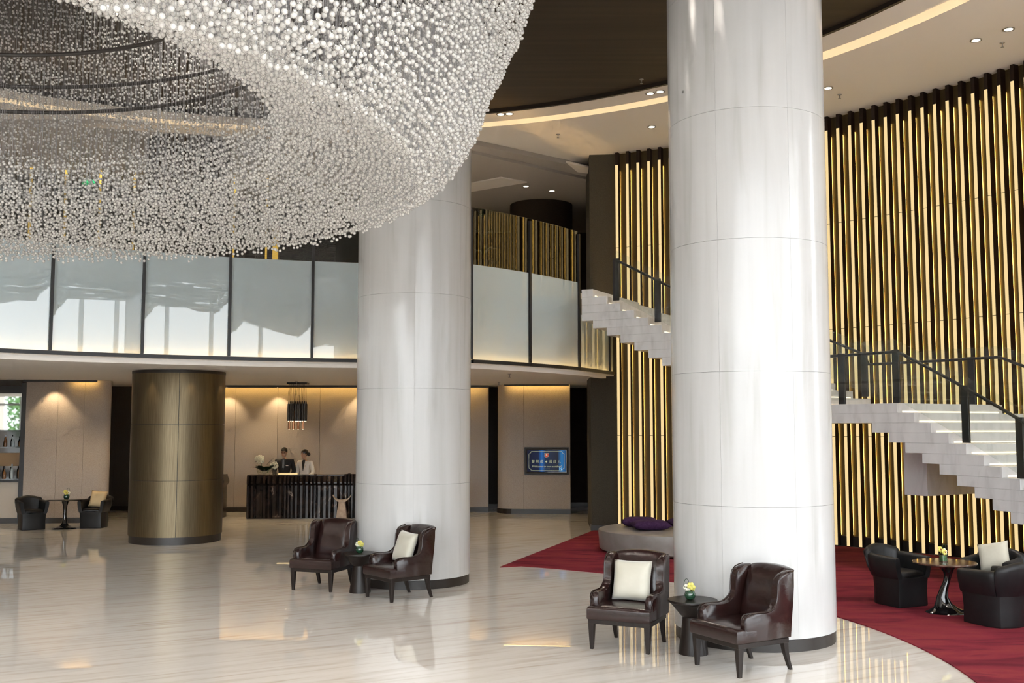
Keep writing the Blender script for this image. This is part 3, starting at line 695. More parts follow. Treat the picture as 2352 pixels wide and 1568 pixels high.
# tub chairs
def tub_chair(label, group):
    t = thing('tub_chair', label, 'armchair', group=group)
    # base box slightly waisted; front edge dips at the seat
    plan = [(-.242, -.262), (-.16, -.268), (-.08, -.272), (0, -.273), (.08, -.272), (.16, -.268), (.242, -.262), (.247, -.05), (.244, .13), (.188, .232), (.08, .268), (0, .273), (-.08, .268), (-.188, .232), (-.244, .13), (-.247, -.05)]
    rings = []
    for z, s in ((0, .93), (.02, .94), (.18, .93), (.30, .955), (.365, .985)):
        rings.append([(x*s, y*s, z + (.012 if z > .3 else 0) + (-.035*max(0, 1-(x/.23)**2) if (z > .3 and y < -.25) else 0)) for x, y in plan])
    obj('base', MB().loft(rings), 'leather_black', t, smooth=35, bevel=.006, seg=2)
    obj('seat', MB().loft([[(x*s, -.02+y*s, z) for x, y in ((-.17, -.23), (.17, -.23), (.185, 0), (.15, .19), (-.15, .19), (-.185, 0))] for z, s in ((.36, 1), (.40, 1.0), (.415, .93), (.422, .6))]), 'leather_black', t, smooth=60)
    # U shaped shell cut into arm, back, arm
    def U(s):           # s in 0..1 along the U (outer plan), returns point and outward normal
        P = [(-.245, -.262), (-.25, -.05), (-.247, .13), (-.19, .235), (-.08, .272), (0, .277), (.08, .272), (.19, .235), (.247, .13), (.25, -.05), (.245, -.262)]
        q = s*(len(P)-1); i = min(int(q), len(P)-2); f_ = q-i
        a, b_ = Vector(P[i]), Vector(P[i+1]); a0 = Vector(P[max(i-1, 0)]); b1 = Vector(P[min(i+2, len(P)-1)])
        p = .5*((2*a)+(-a0+b_)*f_+(2*a0-5*a+4*b_-b1)*f_*f_+(-a0+3*a-3*b_+b1)*f_**3)
        e = (b_-a).normalized(); nn = Vector((-e.y, e.x)); return p, nn if nn.dot(p) > 0 else -nn
    def piece(name, s0, s1, hf, fl_, n=10):
        rings = []
        for k in range(n+1):
            s = s0+(s1-s0)*k/n; p, nn = U(s); h = hf((k/n)); f_ = fl_
            sh = .80 if k in (0, n) else 1.0
            sec = [(.0, .335), (.012, .36), (.03+f_*.45, .45), (f_+.03, h-.06), (f_+.03, h-.02), (f_+.012, h), (f_-.03, h+.004), (f_-.055, h-.012), (f_-.062, h-.05), (-.045, .45), (-.075, .37), (-.07, .335)]
            mid = -.02+f_*.4
            rings.append([((p+nn*(mid+(o_-mid)*sh)).x, (p+nn*(mid+(o_-mid)*sh)).y, z if sh == 1 else .335+(z-.335)*.985) for o_, z in sec])
        obj(name, MB().loft(rings), 'leather_black', t, smooth=50)
    piece('arm', .0, .262, lambda q: .585+.02*q, .022)
    piece('arm', 1.0, .738, lambda q: .585+.02*q, .022)
    piece('backrest', .268, .732, lambda q: .62+.075*math.sin(pi*q)**.6, .060, 16)
    return t
def face(fx, fy): return math.atan2(fx, -fy)      # local front is -Y
G_ = 'black leather tub chairs'
tb = tub_chair('black leather tub chair on the red carpet, nearest the wide marble column', G_); tb.location = (4.70, 12.90, .012); tb.rotation_euler[2] = face(.41, -.91)
copy_tree(tb, loc=(5.29, 11.585, .012), rz=face(-.38, .93), label='black leather tub chair seen from behind at the corner of the carpet')
copy_tree(tb, loc=(5.70, 12.55, .012), rz=face(-.72, -.69), label='black leather tub chair with a cream cushion beside the round marble table')
copy_tree(tb, loc=(-10.2, 22.35, 0), rz=face(.62, -.78), label='black leather tub chair by the bar shelves, without a cushion')
copy_tree(tb, loc=(-9.0, 22.75, 0), rz=face(-.02, -1), label='black leather tub chair holding a golden cushion beside the tulip table')
o = pillow_mesh('cushion', .36, .36, .13, 'silk_cream'); place_pillow(o, 'cream cushion propped in the tub chair on the red carpet', (5.70, 12.55), face(-.72, -.69), .06, .61, rad(-20), roll=rad(-13))
o = pillow_mesh('cushion', .36, .36, .13, 'silk_gold'); place_pillow(o, 'golden cushion propped in the tub chair by the left wall', (-9.0, 22.75), face(-.02, -1), .05, .605, rad(-18), lx=.03, roll=rad(5))

# round table with a twisted gloss foot
t = thing('round_table', 'round dark marble table on a twisted black gloss foot', 'table', (5.03, 12.30, .012))
obj('table_top', MB().lathe([(.33, .556), (.352, .563), (.357, .572), (.352, .58), (0, .58)], 48), 'table_marble', t, smooth=50)
rings = []
for z, r, ox, sx_ in ((0, .215, .02, 1.0), (.012, .205, .02, 1.0), (.03, .165, .015, 1), (.06, .115, -.0, 1), (.11, .078, -.025, 1), (.18, .056, -.035, 1), (.27, .042, -.015, 1), (.35, .036, .015, 1), (.42, .040, .035, 1), (.47, .058, .035, 1), (.52, .10, .02, 1), (.556, .15, .0, 1)):
    tw = z*3.0; rings.append([(ox+r*(1+.16*cos(2*(2*pi*i/24+tw)))*cos(2*pi*i/24), r*(1+.16*cos(2*(2*pi*i/24+tw)))*sin(2*pi*i/24), z) for i in range(24)])
obj('foot', MB().loft(rings), 'black_gloss', t, smooth=60)
# tulip table by the left wall
t = thing('tulip_table', 'round black tulip table between the two tub chairs by the left wall', 'table', (-9.55, 22.5, 0))
obj('table_top', MB().lathe([(.35, .597), (.372, .605), (.376, .613), (.37, .62), (0, .62)], 48), 'black_gloss', t, smooth=50)
obj('foot', MB().lathe([(.245, 0), (.24, .015), (.16, .035), (.09, .07), (.055, .13), (.036, .25), (.033, .36), (.045, .48), (.075, .56), (.11, .597)], 32), 'black_gloss', t, smooth=60)
# round upholstered bench with purple cushions
t = thing('round_ottoman', 'large round taupe leather bench on the red carpet by the slatted wall', 'bench', (2.80, 18.40, .012))
obj('upholstery', MB().lathe([(1.24, .03), (1.27, .05), (1.29, .33), (1.285, .365), (1.25, .378), (1.20, .382), (0, .385)], 72), 'leather_taupe', t, smooth=50)
for i in range(6): obj('foot', MB().lathe([(.03, 0), (.03, .035)], 12, (1.1*cos(i*1.047+.4), 1.1*sin(i*1.047+.4))), 'steel', t)
def flat_pillow(label, x, y, z, rz, w_=.62, h_=.45, t_=.17, tilt=0):
    o = pillow_mesh('flat_cushion', w_, h_, t_, 'cushion_purple'); tag(o, label, 'cushion', 'purple cushions on the bench')
    o.matrix_world = Matrix.Translation((x, y, z)) @ Matrix.Rotation(rz, 4, 'Z') @ Matrix.Rotation(pi/2+tilt, 4, 'X')
flat_pillow('purple cushion lying flat at the front of the round bench', 2.38, 18.12, .482, .05, .66, .5)
flat_pillow('purple cushion behind the front one on the round bench', 2.27, 18.70, .482, -.1, .66, .46)
flat_pillow('purple cushion on the bench half hidden by the wide column', 3.05, 18.5, .482, .3, .62, .46)

# ================================================================== RECEPTION
dk = thing('reception_desk', 'black veined marble reception desk with fluted front', 'desk', (-6.27, 24.72, 0), rad(2.2))
x = 0; i = 0; random.seed(3)
Lk = 5.0
obj('desk_body', MB().box((Lk/2, .34, .50), (Lk-.02, .40, 1.0)), 'black_marble', dk)
obj('desk_top', MB().box((Lk/2, .37, 1.01), (Lk, .42, .03)), 'black_marble', dk, bevel=.005, seg=1)
while x < Lk:
    w_ = random.choice((.07, .09, .11, .13, .16)); w_ = min(w_, Lk-x); d_ = random.uniform(.05, .10); up = random.choice((0, 0, 0, .015)) + (.05 if x > 1.5 and random.random() < .35 else 0)
    cx = x+w_/2; hw = w_/2-.003
    def sect(k, dd, ww): return [(cx-ww, .16, k), (cx-ww, .16-dd*.45, k), (cx-ww*.45, .16-dd, k), (cx+ww*.45, .16-dd, k), (cx+ww, .16-dd*.45, k), (cx+ww, .16, k)]
    obj('stone_flute', MB().loft([sect(.015, d_, hw), sect(.78, d_, hw), sect(.83, d_+.07, hw), sect(.86, d_+.07, hw), sect(1.0+up, d_+.02, hw)]), 'black_marble', dk)
    x += w_; i += 1
obj('floor_light', MB().box((Lk/2, .155, .008), (Lk-.1, .01, .010)), 'cove_light', dk)
# end of a second desk appearing beside the bronze column
d2 = thing('reception_desk', 'end of a second fluted marble desk peeping out behind the bronze column', 'desk', (-8.0, 24.8, 0), 0)
obj('desk_body', MB().box((.55, .4, .5), (1.08, .56, 1.0)), 'black_marble', d2); obj('desk_top', MB().box((.55, .36, 1.01), (1.1, .66, .03)), 'black_marble', d2, bevel=.004, seg=1)
for k in range(9):
    cx = .06+k*.122
    obj('stone_flute', MB().loft([[(cx-.055, .14, z), (cx-.055, .14-dd*.5, z), (cx-.02, .14-dd, z), (cx+.02, .14-dd, z), (cx+.055, .14-dd*.5, z), (cx+.055, .14, z)] for z, dd in ((.015, .07), (.78, .07), (.85, .14), (1.0, .08))]), 'black_marble', d2)
obj('end_collar', MB().loft([[(1.08, .1, z), (1.08+dd, .14, z), (1.08+dd, .62, z), (1.08, .66, z)] for z, dd in ((.70, .0), (.84, .08), (.88, .08), (1.02, .03))]), 'black_marble', d2)

# lit tray on the desk
def dpos(x, y, z): v = Matrix.Rotation(rad(2.2), 3, 'Z') @ Vector((x, y, z)); return (v.x-6.27, v.y+24.72, z)
t = thing('lit_tray', 'low cream lit tray on the reception desk in front of the man', 'tray', dpos(.95, .28, 1.0255), rad(2.2))
obj('tray_body', MB().box((0, 0, .022), (.46, .14, .044)), 'paper', t, bevel=.004, seg=1); obj('glow_edge', MB().box((0, -.072, .022), (.45, .004, .032)), 'strip_light', t)
# bouquet of white flowers
t = thing('flower_arrangement', 'white hydrangeas with big dark leaves in glass on the reception desk', 'flowers', dpos(.36, .37, 1.0255), 0)
obj('glass_bowl', MB().lathe([(.13, 0), (.17, .05), (.18, .12), (.175, .125), (.16, .06), (.0, .01)], 24), 'glass_clear', t, smooth=60)
for (cx, cz, r_, n_) in ((-.12, .36, .115, 150), (.24, .22, .095, 100)):
    mb = MB()
    for q in range(n_):
        v = Vector((random.gauss(0, 1), random.gauss(0, 1), random.gauss(0, 1))).normalized()*r_*random.uniform(.75, 1.0)
        mb.ball((cx+v.x, v.y, cz+v.z*.9), .017, 6, 4)
    obj('blossom', mb, 'petal_white', t, smooth=70); obj('stem', MB().tube([(cx*.3, 0, .05), (cx*.8, 0, cz)], .008, 6), 'leaf_green', t)
def leaf(P0, dirv, ln, wd, droop, m, parent, name='leaf'):
    d = Vector(dirv).normalized(); side = d.cross(Vector((0, 0, 1))).normalized(); L_ = []; R_ = []; Cn = []
    for k in range(7):
        q = k/6; p = Vector(P0)+d*ln*q+Vector((0, 0, -droop*q*q)); ww = wd*math.sin(pi*min(q*.92+.06, 1))**.8
        L_.append(p-side*ww+Vector((0, 0, .12*ww))); Cn.append(p-Vector((0, 0, .1*ww))); R_.append(p+side*ww+Vector((0, 0, .12*ww)))
    F = []
    for k in range(6): F += [(k, k+1, 7+k+1, 7+k), (7+k, 7+k+1, 14+k+1, 14+k)]
    return obj(name, MB().add(L_+Cn+R_, F), m, parent, smooth=60)
for q in range(11):
    a = q*.62+.2; leaf((.05*cos(a), .05*sin(a), .08), (cos(a), sin(a)*.8, .9-.08*(q % 4)), random.uniform(.22, .34), .085, .06, 'leaf_dark', t)
leaf((-.05, 0, .16), (-1, -.2, .15), .30, .05, .03, 'leaf_dark', t); leaf((.05, 0, .22), (.7, 0, .7), .24, .06, .0, 'leaf_dark', t)

# people behind the desk ------------------------------------------------
def skin(name, verts, edges, radii, m, parent, root=0, sub=2):
    me = bpy.data.meshes.new(name); me.from_pydata(verts, edges, []); o = bpy.data.objects.new(name, me); COL.objects.link(o)
    sk = o.modifiers.new('Skin', 'SKIN'); sk.use_smooth_shade = True
    if not me.skin_vertices:
        me.attributes  # layer is made with the modifier
    lay = me.skin_vertices[0].data if me.skin_vertices else None
    if lay is None:
        bm = bmesh.new(); bm.from_mesh(me); bm.verts.layers.skin.verify(); bm.to_mesh(me); bm.free(); lay = me.skin_vertices[0].data
    for i, r in enumerate(radii):
        lay[i].radius = r if isinstance(r, tuple) else (r, r); lay[i].use_root = (i == root)
    sb = o.modifiers.new('Sub', 'SUBSURF'); sb.levels = sub; sb.render_levels = sub
    dg = bpy.context.evaluated_depsgraph_get(); dg.update(); me2 = bpy.data.meshes.new_from_object(o.evaluated_get(dg)); bpy.data.objects.remove(o)
    me2.materials.clear(); me2.materials.append(M[m])
    for p in me2.polygons: p.use_smooth = True
    o = bpy.data.objects.new(name, me2); COL.objects.link(o); o.parent = parent; return o
def person(label, loc, rz, h, top_m, leg_m, female=False, yaw=0, nod=0):
    t = thing('person', label, 'person', loc, rz, 'reception staff'); k = h/1.70; sh = .20 if not female else .17
    sx = lambda P: [tuple(c*k for c in p) for p in P]
    arms = lambda s: [(s*sh, 0, 1.36), (s*(sh+.055), -.01, 1.13), (s*(sh-.02), -.20, .995), (s*(sh-.07), -.27, .985)]
    V = [(0, 0, .96), (0, .0, 1.14), (0, .01, 1.32), (0, .0, 1.44), (0, -.015, 1.52)] + arms(-1) + arms(1) + [(-.09, 0, .90), (-.10, 0, .48), (-.10, .01, .07), (-.105, -.12, .035), (.09, 0, .90), (.10, 0, .48), (.10, .01, .07), (.105, -.12, .035)]
    E_ = [(0,1),(1,2),(2,3),(3,4),(2,5),(5,6),(6,7),(7,8),(2,9),(9,10),(10,11),(11,12),(0,13),(13,14),(14,15),(15,16),(0,17),(17,18),(18,19),(19,20)]
    Rr = [(.135,.10),(.12,.09),(.125,.085),(.050,.050),(.050,.052)] + [.044,.040,.032,.030]*2 + [.085,.058,.040,.034]*2
    body = skin('body', sx(V), E_, [((r[0]*k, r[1]*k) if isinstance(r, tuple) else r*k) for r in Rr], 'skin', t)
    # hands: palm and five fingers rooted in it
    for s in (-1, 1):
        px, py, pz = s*(sh-.07)*k, -.28*k, .985*k
        mb = MB().box((px-s*.01, py-.035, pz), (.075, .085, .026))
        for q, ln in enumerate((.062, .072, .068, .055)):
            x0 = px-s*.01-.030+q*.020; mb.tube([(x0, py-.07, pz), (x0, py-.07-ln*.5, pz+.004), (x0, py-.07-ln, pz-.012)], [.0095, .009, .007], 6)
        mb.tube([(px-s*.045, py-.015, pz), (px-s*.068, py-.045, pz), (px-s*.066, py-.075, pz-.008)], [.011, .010, .008], 6)
        obj('hand', mb, 'skin', body, smooth=60, bevel=.004, seg=1)
    # trousers / skirt, jacket
    lv = [(0,.0,.97),(-.09,0,.90),(-.10,0,.48),(-.10,.01,.06),(.09,0,.90),(.10,0,.48),(.10,.01,.06)]
    skin('trousers', sx(lv), [(0,1),(1,2),(2,3),(0,4),(4,5),(5,6)], [((.15*k,.115*k)), .10*k, .075*k, .062*k, .10*k, .075*k, .062*k], leg_m, t)
    jv = [(0,0,.84),(0,0,.98),(0,0,1.12),(0,.01,1.30),(0,.012,1.425)] + [(s*q[0], q[1], q[2]) for s in (-1, 1) for q in ((sh, .005, 1.385), (sh+.062, -.005, 1.12), (sh-.01, -.185, 1.0))]
    skin('jacket', sx(jv), [(0,1),(1,2),(2,3),(3,4),(3,5),(5,6),(6,7),(3,8),(8,9),(9,10)], [((.165*k,.125*k)),((.155*k,.12*k)),((.135*k if female else .15*k,.11*k)),((.170*k,.122*k)),((.088*k,.078*k))] + [.074*k,.060*k,.050*k]*2, top_m, t)
    # shirt front with lapels
    mb = MB().add([(-.05*k, -.108*k, 1.42*k), (.05*k, -.108*k, 1.42*k), (0, -.142*k, 1.17*k), (-.03*k, -.06*k, 1.46*k), (.03*k, -.06*k, 1.46*k), (0, -.10*k, 1.17*k)], [(0,2,1),(0,1,4,3),(3,5,2,0),(1,2,5,4),(3,4,5)])
    obj('shirt_front', mb, 'cloth_grey' if not female else 'cloth_black', t)
    for s in (-1, 1):
        obj('lapel', MB().loft([[(s*.052*k, -.112*k, 1.425*k), (s*.088*k, -.112*k, 1.36*k), (s*.012*k, -.148*k, 1.155*k)], [(s*.052*k, -.104*k, 1.425*k), (s*.088*k, -.104*k, 1.36*k), (s*.012*k, -.138*k, 1.155*k)]]), top_m, t)
    if not female:
        obj('tie', MB().loft([[(-.016*k, -.125*k, 1.425*k), (.016*k, -.125*k, 1.425*k), (.016*k, -.115*k, 1.425*k), (-.016*k, -.115*k, 1.425*k)], [(-.026*k, -.150*k, 1.22*k), (.026*k, -.150*k, 1.22*k), (.026*k, -.14*k, 1.22*k), (-.026*k, -.14*k, 1.22*k)]]), 'steel', t)
        obj('name_badge', MB().box((.10*k, -.133*k, 1.275*k), (.062, .006, .016), 0), 'cloth_white', t)
    else: obj('name_badge', MB().box((.055*k, -.140*k, 1.30*k), (.035, .006, .008), 0), 'bottle_amber', t)
    # head
    hc = Vector((0, -.03*k, 1.615*k)); hd = bpy.data.objects.new('head_pivot', None)
    R = Matrix.Translation(hc) @ Matrix.Rotation(yaw, 4, 'Z') @ Matrix.Rotation(nod, 4, 'X')
    def hobj(name, mb, m, par, **kw):
        mb.v = [tuple(R @ (Vector(p)*k)) for p in mb.v]; return obj(name, mb, m, par, smooth=70, **kw)
    n_ = 16; rings = []
    for z, rx, ry, oy in ((-.118, .012, .014, -.045), (-.110, .034, .036, -.040), (-.090, .050, .058, -.030), (-.06, .062, .076, -.016), (-.02, .071, .088, -.006), (.02, .075, .094, .002), (.06, .073, .093, .006), (.09, .060, .078, .008), (.110, .035, .046, .008), (.117, .008, .01, .008)):
        rings.append([(rx*cos(2*pi*i/n_), oy+ry*sin(2*pi*i/n_), z) for i in range(n_)])
    head = hobj('head', MB().loft(rings), 'skin', body)
    hobj('nose', MB().loft([[(-.008, -.092, .015), (.008, -.092, .015), (0, -.085, .02)], [(-.015, -.090, -.030), (.015, -.090, -.030), (0, -.113, -.026)], [(-.010, -.082, -.038), (.010, -.082, -.038), (0, -.098, -.038)]]), 'skin', head)
    hobj('mouth', MB().ball((0, -.087, -.060), .02, 10, 5, 1.0, .35, .32), 'lips', head)
    for s in (-1, 1):
        hobj('ear', MB().ball((s*.075, .004, -.008), .024, 8, 5, .4, .7, 1.15), 'skin', head)
        hobj('eye', MB().ball((s*.031, -.084, .008), .010, 8, 5, 1.2, .5, .55), 'hair_black', head)
        hobj('eyebrow', MB().box((s*.031, -.092, .030), (.034, .006, .006)), 'hair_black', head)
    # hair: a shell over the skull, open at the face
    HR = ((-.075, .060, .072, -.004), (-.045, .070, .084, .0), (-.01, .076, .092, .0), (.025, .079, .098, .003), (.055, .078, .098, .006), (.080, .071, .089, .008), (.100, .056, .070, .009), (.118, .034, .044, .009), (.126, .008, .010, .009))
    V_ = [((rx+.004)*cos(2*pi*i/24), oy+(ry+.004)*sin(2*pi*i/24), z+.004) for z, rx, ry, oy in HR for i in range(24)]; F_ = []
    for q in range(len(HR)-1):
        for i in range(24):
            a = 2*pi*(i+.5)/24; zz = HR[q][0]; fr_ = -sin(a)
            lim = .05 if fr_ > .62 else (.02 if fr_ > .35 else (-.012 if fr_ > .05 else (-.03 if not female else -.06)))
            if not female and fr_ > .62: lim = .052
            if zz >= lim-.001: F_.append((q*24+i, q*24+(i+1) % 24, (q+1)*24+(i+1) % 24, (q+1)*24+i))
    hobj('hair', MB().add(V_, F_), 'hair_black', head)
    if female: hobj('hair_bun', MB().ball((0, .115, -.03), .052, 12, 8, 1, .9, 1), 'hair_black', head)
    else:
        g = MB()
        for s in (-1, 1):
            g.tube([(s*.031+.024*cos(q), -.101, .006+.016*sin(q)) for q in np.linspace(0, 2*pi, 13)[:-1]], .003, 5, closed=True); g.tube([(s*.055, -.100, .010), (s*.077, -.01, .006)], .003, 5)
        g.tube([(-.008, -.103, .010), (.008, -.103, .010)], .003, 5); hobj('glasses', g, 'frame_red', head)
    bpy.data.objects.remove(hd)
    return t
person('man in a black suit, grey tie and red-rimmed glasses looking down behind the reception desk', (-5.63, 25.95, 0), 0, 1.615, 'cloth_black', 'cloth_black', False, rad(-5), rad(16))
person('smiling woman in a white blazer with dark hair in a bun behind the reception desk', (-5.13, 26.0, 0), rad(-12), 1.57, 'cloth_white', 'cloth_black', True, rad(-42), rad(10))

# stone horn stool
t = thing('horn_stool', 'pale stone stool with a crescent seat in front of the reception desk', 'stool', (-3.95, 24.45, 0), rad(4))
obj('trunk', MB().loft([[(x*w_, y*d_, z) for x, y in ((-1,-1),(1,-1),(1,1),(-1,1))] for z, w_, d_ in ((0, .13, .13), (.20, .105, .12), (.43, .07, .10))]), 'stool_stone', t, bevel=.008, seg=2)
pr = [(-.21+.42*i/14, .475+.115*(abs(-1+2*i/14))**3) for i in range(15)]
mb = MB().loft([[(x, y_, z+q) for y_, q in ((-.11, 0), (.11, 0), (.11, -.055*(1-.75*abs(x/.21)**2)), (-.11, -.055*(1-.75*abs(x/.21)**2)))] for x, z in pr]); obj('seat', mb, 'stool_stone', t, smooth=40, bevel=.006, seg=1)

# pendant cluster
t = thing('pendant_lamp', 'cluster of black and copper tube pendants over the reception desk', 'lamp', (-5.12, 24.95, 0))
obj('canopy', MB().box((0, 0, 3.195), (.48, .30, .045)), 'black_metal', t, bevel=.01, seg=2)
for j, y in enumerate((-.09, 0, .09)):
    for i, x in enumerate((-.195, -.14, -.095, -.03, .02, .06, .135, .185)):
        if i % 2 and j == 1: continue
        low = (j == 1 and i in (0, 2, 4, 6)); z1, z0 = (2.55, 2.105) if low else (2.735, 2.30)
        cup = obj('tube_shade', MB().lathe([(.029, z0), (.029, z1-.03), (.014, z1-.02), (.012, z1+.03), (.005, z1+.035)], 14, (x, y)), 'copper' if low else 'black_metal', t, smooth=40)
        obj('bulb', MB().ball((x, y, z0+.012), .020, 8, 5), 'lamp_glow', cup)
        obj('cord', MB().tube([(x, y, z1+.03), (x+.012*((i % 3)-1), y, (z1+3.19)/2), (x*.93, y, 3.18)], .0035, 5), 'black_metal', cup)

# wedding screen on the rounded wall
def screen_pt(x, z): return (x, -.02, z)
t = thing('display_screen', 'lit wedding welcome screen framed on the curved fabric wall', 'screen', (.865, 26.19, 1.315), math.atan2(-.082, 1.0))
obj('outer_frame', MB().box((0, .0, 0), (1.11, .05, .68)), 'black_metal', t, bevel=.005, seg=1)
obj('inner_frame', MB().box((0, -.024, 0), (1.06, .02, .63)), 'wall_fabric_dark', t); obj('bezel', MB().box((0, -.036, 0), (1.0, .012, .56)), 'black_gloss', t)
scn = obj('picture', MB().box((0, -.044, 0), (.97, .006, .53)), 'screen', t)
def line(pts, r=.005): return MB().tube([(x, -.050, z) for x, z in pts], r, 4, closed=True)
bx_, bz_, q_ = .44, .235, .055
pts = []
for cx, cz, a0 in ((bx_, bz_, 180), (-bx_, bz_, 270), (-bx_, -bz_, 0), (bx_, -bz_, 90)):
    for a in np.linspace(a0, a0+90, 5)[::-1] if False else np.linspace(a0+90, a0, 5): pts.append((cx+q_*cos(rad(a)), cz+q_*sin(rad(a))))
obj('border_line', line(pts, .004), 'screen_text', scn)
def text(body, size, x, z, m, parent, name, shear=0, bold=0):
    cu = bpy.data.curves.new(name, 'FONT'); cu.body = body; cu.size = size; cu.align_x = 'CENTER'; cu.align_y = 'CENTER'; cu.shear = shear; cu.offset = bold; cu.resolution_u = 3
    o = bpy.data.objects.new(name, cu); COL.objects.link(o); dg = bpy.context.evaluated_depsgraph_get(); dg.update()
    me = bpy.data.meshes.new_from_object(o.evaluated_get(dg)); bpy.data.objects.remove(o); me.materials.clear(); me.materials.append(M[m])
    o = bpy.data.objects.new(name, me); COL.objects.link(o); o.parent = parent; o.location = (x, -.051, z); o.rotation_euler = (pi/2, 0, 0); return o
for k_, c_ in enumerate('\u9ece\u963f\u6210\u2726\u5468\u6b23\u513f'): text(c_, .078, (-.335, -.23, -.125, -.01, .105, .205, .315)[k_], -.02, 'screen_text', scn, 'written_character')
text('Welcome to our wedding!', .068, .0, -.135, 'screen_text', scn, 'welcome_line', shear=.3)
text('N', .09, .35, -.195, 'screen_cyan', scn, 'letter_mark', bold=.002)
d_m = MB()
for k_ in range(9): d_m.box((-.07+k_*.018, -.05, -.195), (.010, .002, .010))
o = obj('fine_print', d_m, 'screen_text', scn); o['kind'] = 'stuff'
em = obj('emblem', MB().add([(-.045, -.049, .185), (.045, -.049, .185), (.045, -.049, .12), (0, -.049, .09), (-.045, -.049, .12)], [(0, 1, 2, 3, 4)]), 'screen_red', scn)
obj('emblem_outline', MB().tube([(-.052, -.050, .192), (.052, -.050, .192), (.052, -.050, .116), (0, -.050, .082), (-.052, -.050, .116)], .003, 4, closed=True), 'screen_text', em)
obj('emblem_motif', MB().add([(-.018, -.051, .165), (0, -.051, .178), (.014, -.051, .16), (.024, -.051, .135), (-.02, -.051, .125)], [(0, 1, 2, 3, 4)]), 'screen_text', em)

# ================================================================== BAR NICHE (left edge)
t = thing('bar_shelf', 'dark bar niche with mirror and bottle shelves at the left edge', 'shelf', (-11.75, 23.62, 0), math.atan2(.18, 1.38))
obj('carcass', MB().box((0, .34, 1.60), (1.5, .04, 3.0)), 'black_gloss', t)
obj('upright', MB().box((.70, .12, 1.6), (.10, .42, 3.1)), 'black_metal', t); obj('upright', MB().box((-.72, .12, 1.6), (.06, .42, 3.1)), 'black_metal', t)
obj('header', MB().box((0, .12, 3.0), (1.5, .40, .16)), 'black_metal', t)
obj('mirror', MB().box((-.04, .10, 2.52), (1.36, .02, .86)), 'mirror', t)
for z in (2.07, 1.70, .98): obj('shelf', MB().box((0, .12, z), (1.36, .34, .025)), 'black_gloss', t)
obj('counter', MB().box((0, .10, .95), (1.36, .40, .05)), 'black_metal', t)
obj('front_panel', MB().box((0, .0, .52), (1.36, .03, .80)), 'panel_cream', t)
obj('warm_back', MB().box((.30, .30, 1.42), (.62, .02, .30)), 'wood_warm', t)
obj('plinth', MB().box((0, .02, .06), (1.36, .04, .12)), 'dark_trim', t)
sh_rz = math.atan2(.18, 1.38)
def shp(x, y, z): v = Matrix.Rotation(sh_rz, 3, 'Z') @ Vector((x, y, z)); return (v.x-11.75, v.y+23.62, z)
names = [('amber', 'bottle_amber'), ('clear', 'bottle_clear')]
desc = ['tall amber bottle', 'squat clear decanter', 'slim clear bottle', 'round amber flask']
for k in range(8):
    row = k // 4; x = .60-.16*(k % 4); z = (1.713, .993)[row]; m_ = names[k % 2][1]; hh = (.20, .26)[row]*(1+.15*((k*7) % 3-1))
    b_ = thing('bottle', f"{desc[k % 4]} on the {'upper' if row == 0 else 'lower'} bar shelf, {['nearest', 'second from', 'third from', 'fourth from'][k % 4]} the dark frame", 'bottle', shp(x, .10, z), 0, 'bottles in the bar niche')
    obj('bottle_body', MB().lathe([(.035, 0), (.037, .01), (.037, hh*.6), (.02, hh*.75), (.014, hh*.8), (.014, hh)], 14), m_, b_, smooth=50); obj('cap', MB().lathe([(.017, hh), (.017, hh+.03)], 12), 'steel' if k % 3 else 'black_metal', b_)

# ================================================================== CEILING FITTINGS
def downlight(x, y, z, label, lit=True):
    t = thing('downlight', label, 'downlight', (x, y, z), 0, 'recessed downlights')
    obj('trim_ring', MB().lathe([(.085, -.008), (.085, 0), (.060, 0), (.060, -.008)], 20, cap=False), 'steel', t, smooth=30); obj('lamp', MB().lathe([(.060, -.006), (.060, -.002)], 20), 'lamp_glow' if lit else 'bottle_clear', t)
DL = [(-.21, 19.07, 'lit ceiling downlight, first of the pair beside the chandelier'), (-.05, 19.04, 'lit ceiling downlight, second of the pair beside the chandelier'),
      (2.42, 17.85, 'lit ceiling downlight, first of the pair beside the wide column'), (2.58, 17.75, 'lit ceiling downlight, second of the pair beside the wide column'),
      (2.72, 19.89, 'single ceiling downlight above the stairs outside the light cove'), (5.45, 17.56, 'ceiling downlight just beyond the wide column, near a sprinkler'),
      (7.01, 15.33, 'ceiling downlight above the slatted wall, left of the far pair'), (7.30, 14.9, 'ceiling downlight above the slatted wall, right of the far pair'),
      (-5.68, 14.46, 'ceiling downlight glowing through the beads, left one'), (-5.44, 14.60, 'ceiling downlight glowing through the beads, right one')]
for x, y, l_ in DL: downlight(x, y, CEIL + (.06 if math.hypot(x-C[0], y-C[1]) < 9.3 else 0) - .002, l_)
def sprinkler(x, y, z, label):
    t = thing('ceiling_sprinkler', label, 'sprinkler', (x, y, z), 0, 'ceiling sprinklers')
    obj('rosette', MB().lathe([(.035, -.008), (.038, 0)], 14), 'steel', t); obj('stem', MB().lathe([(.008, -.07), (.008, -.008)], 8), 'steel', t); obj('deflector', MB().lathe([(.026, -.074), (.026, -.07)], 12), 'steel', t)
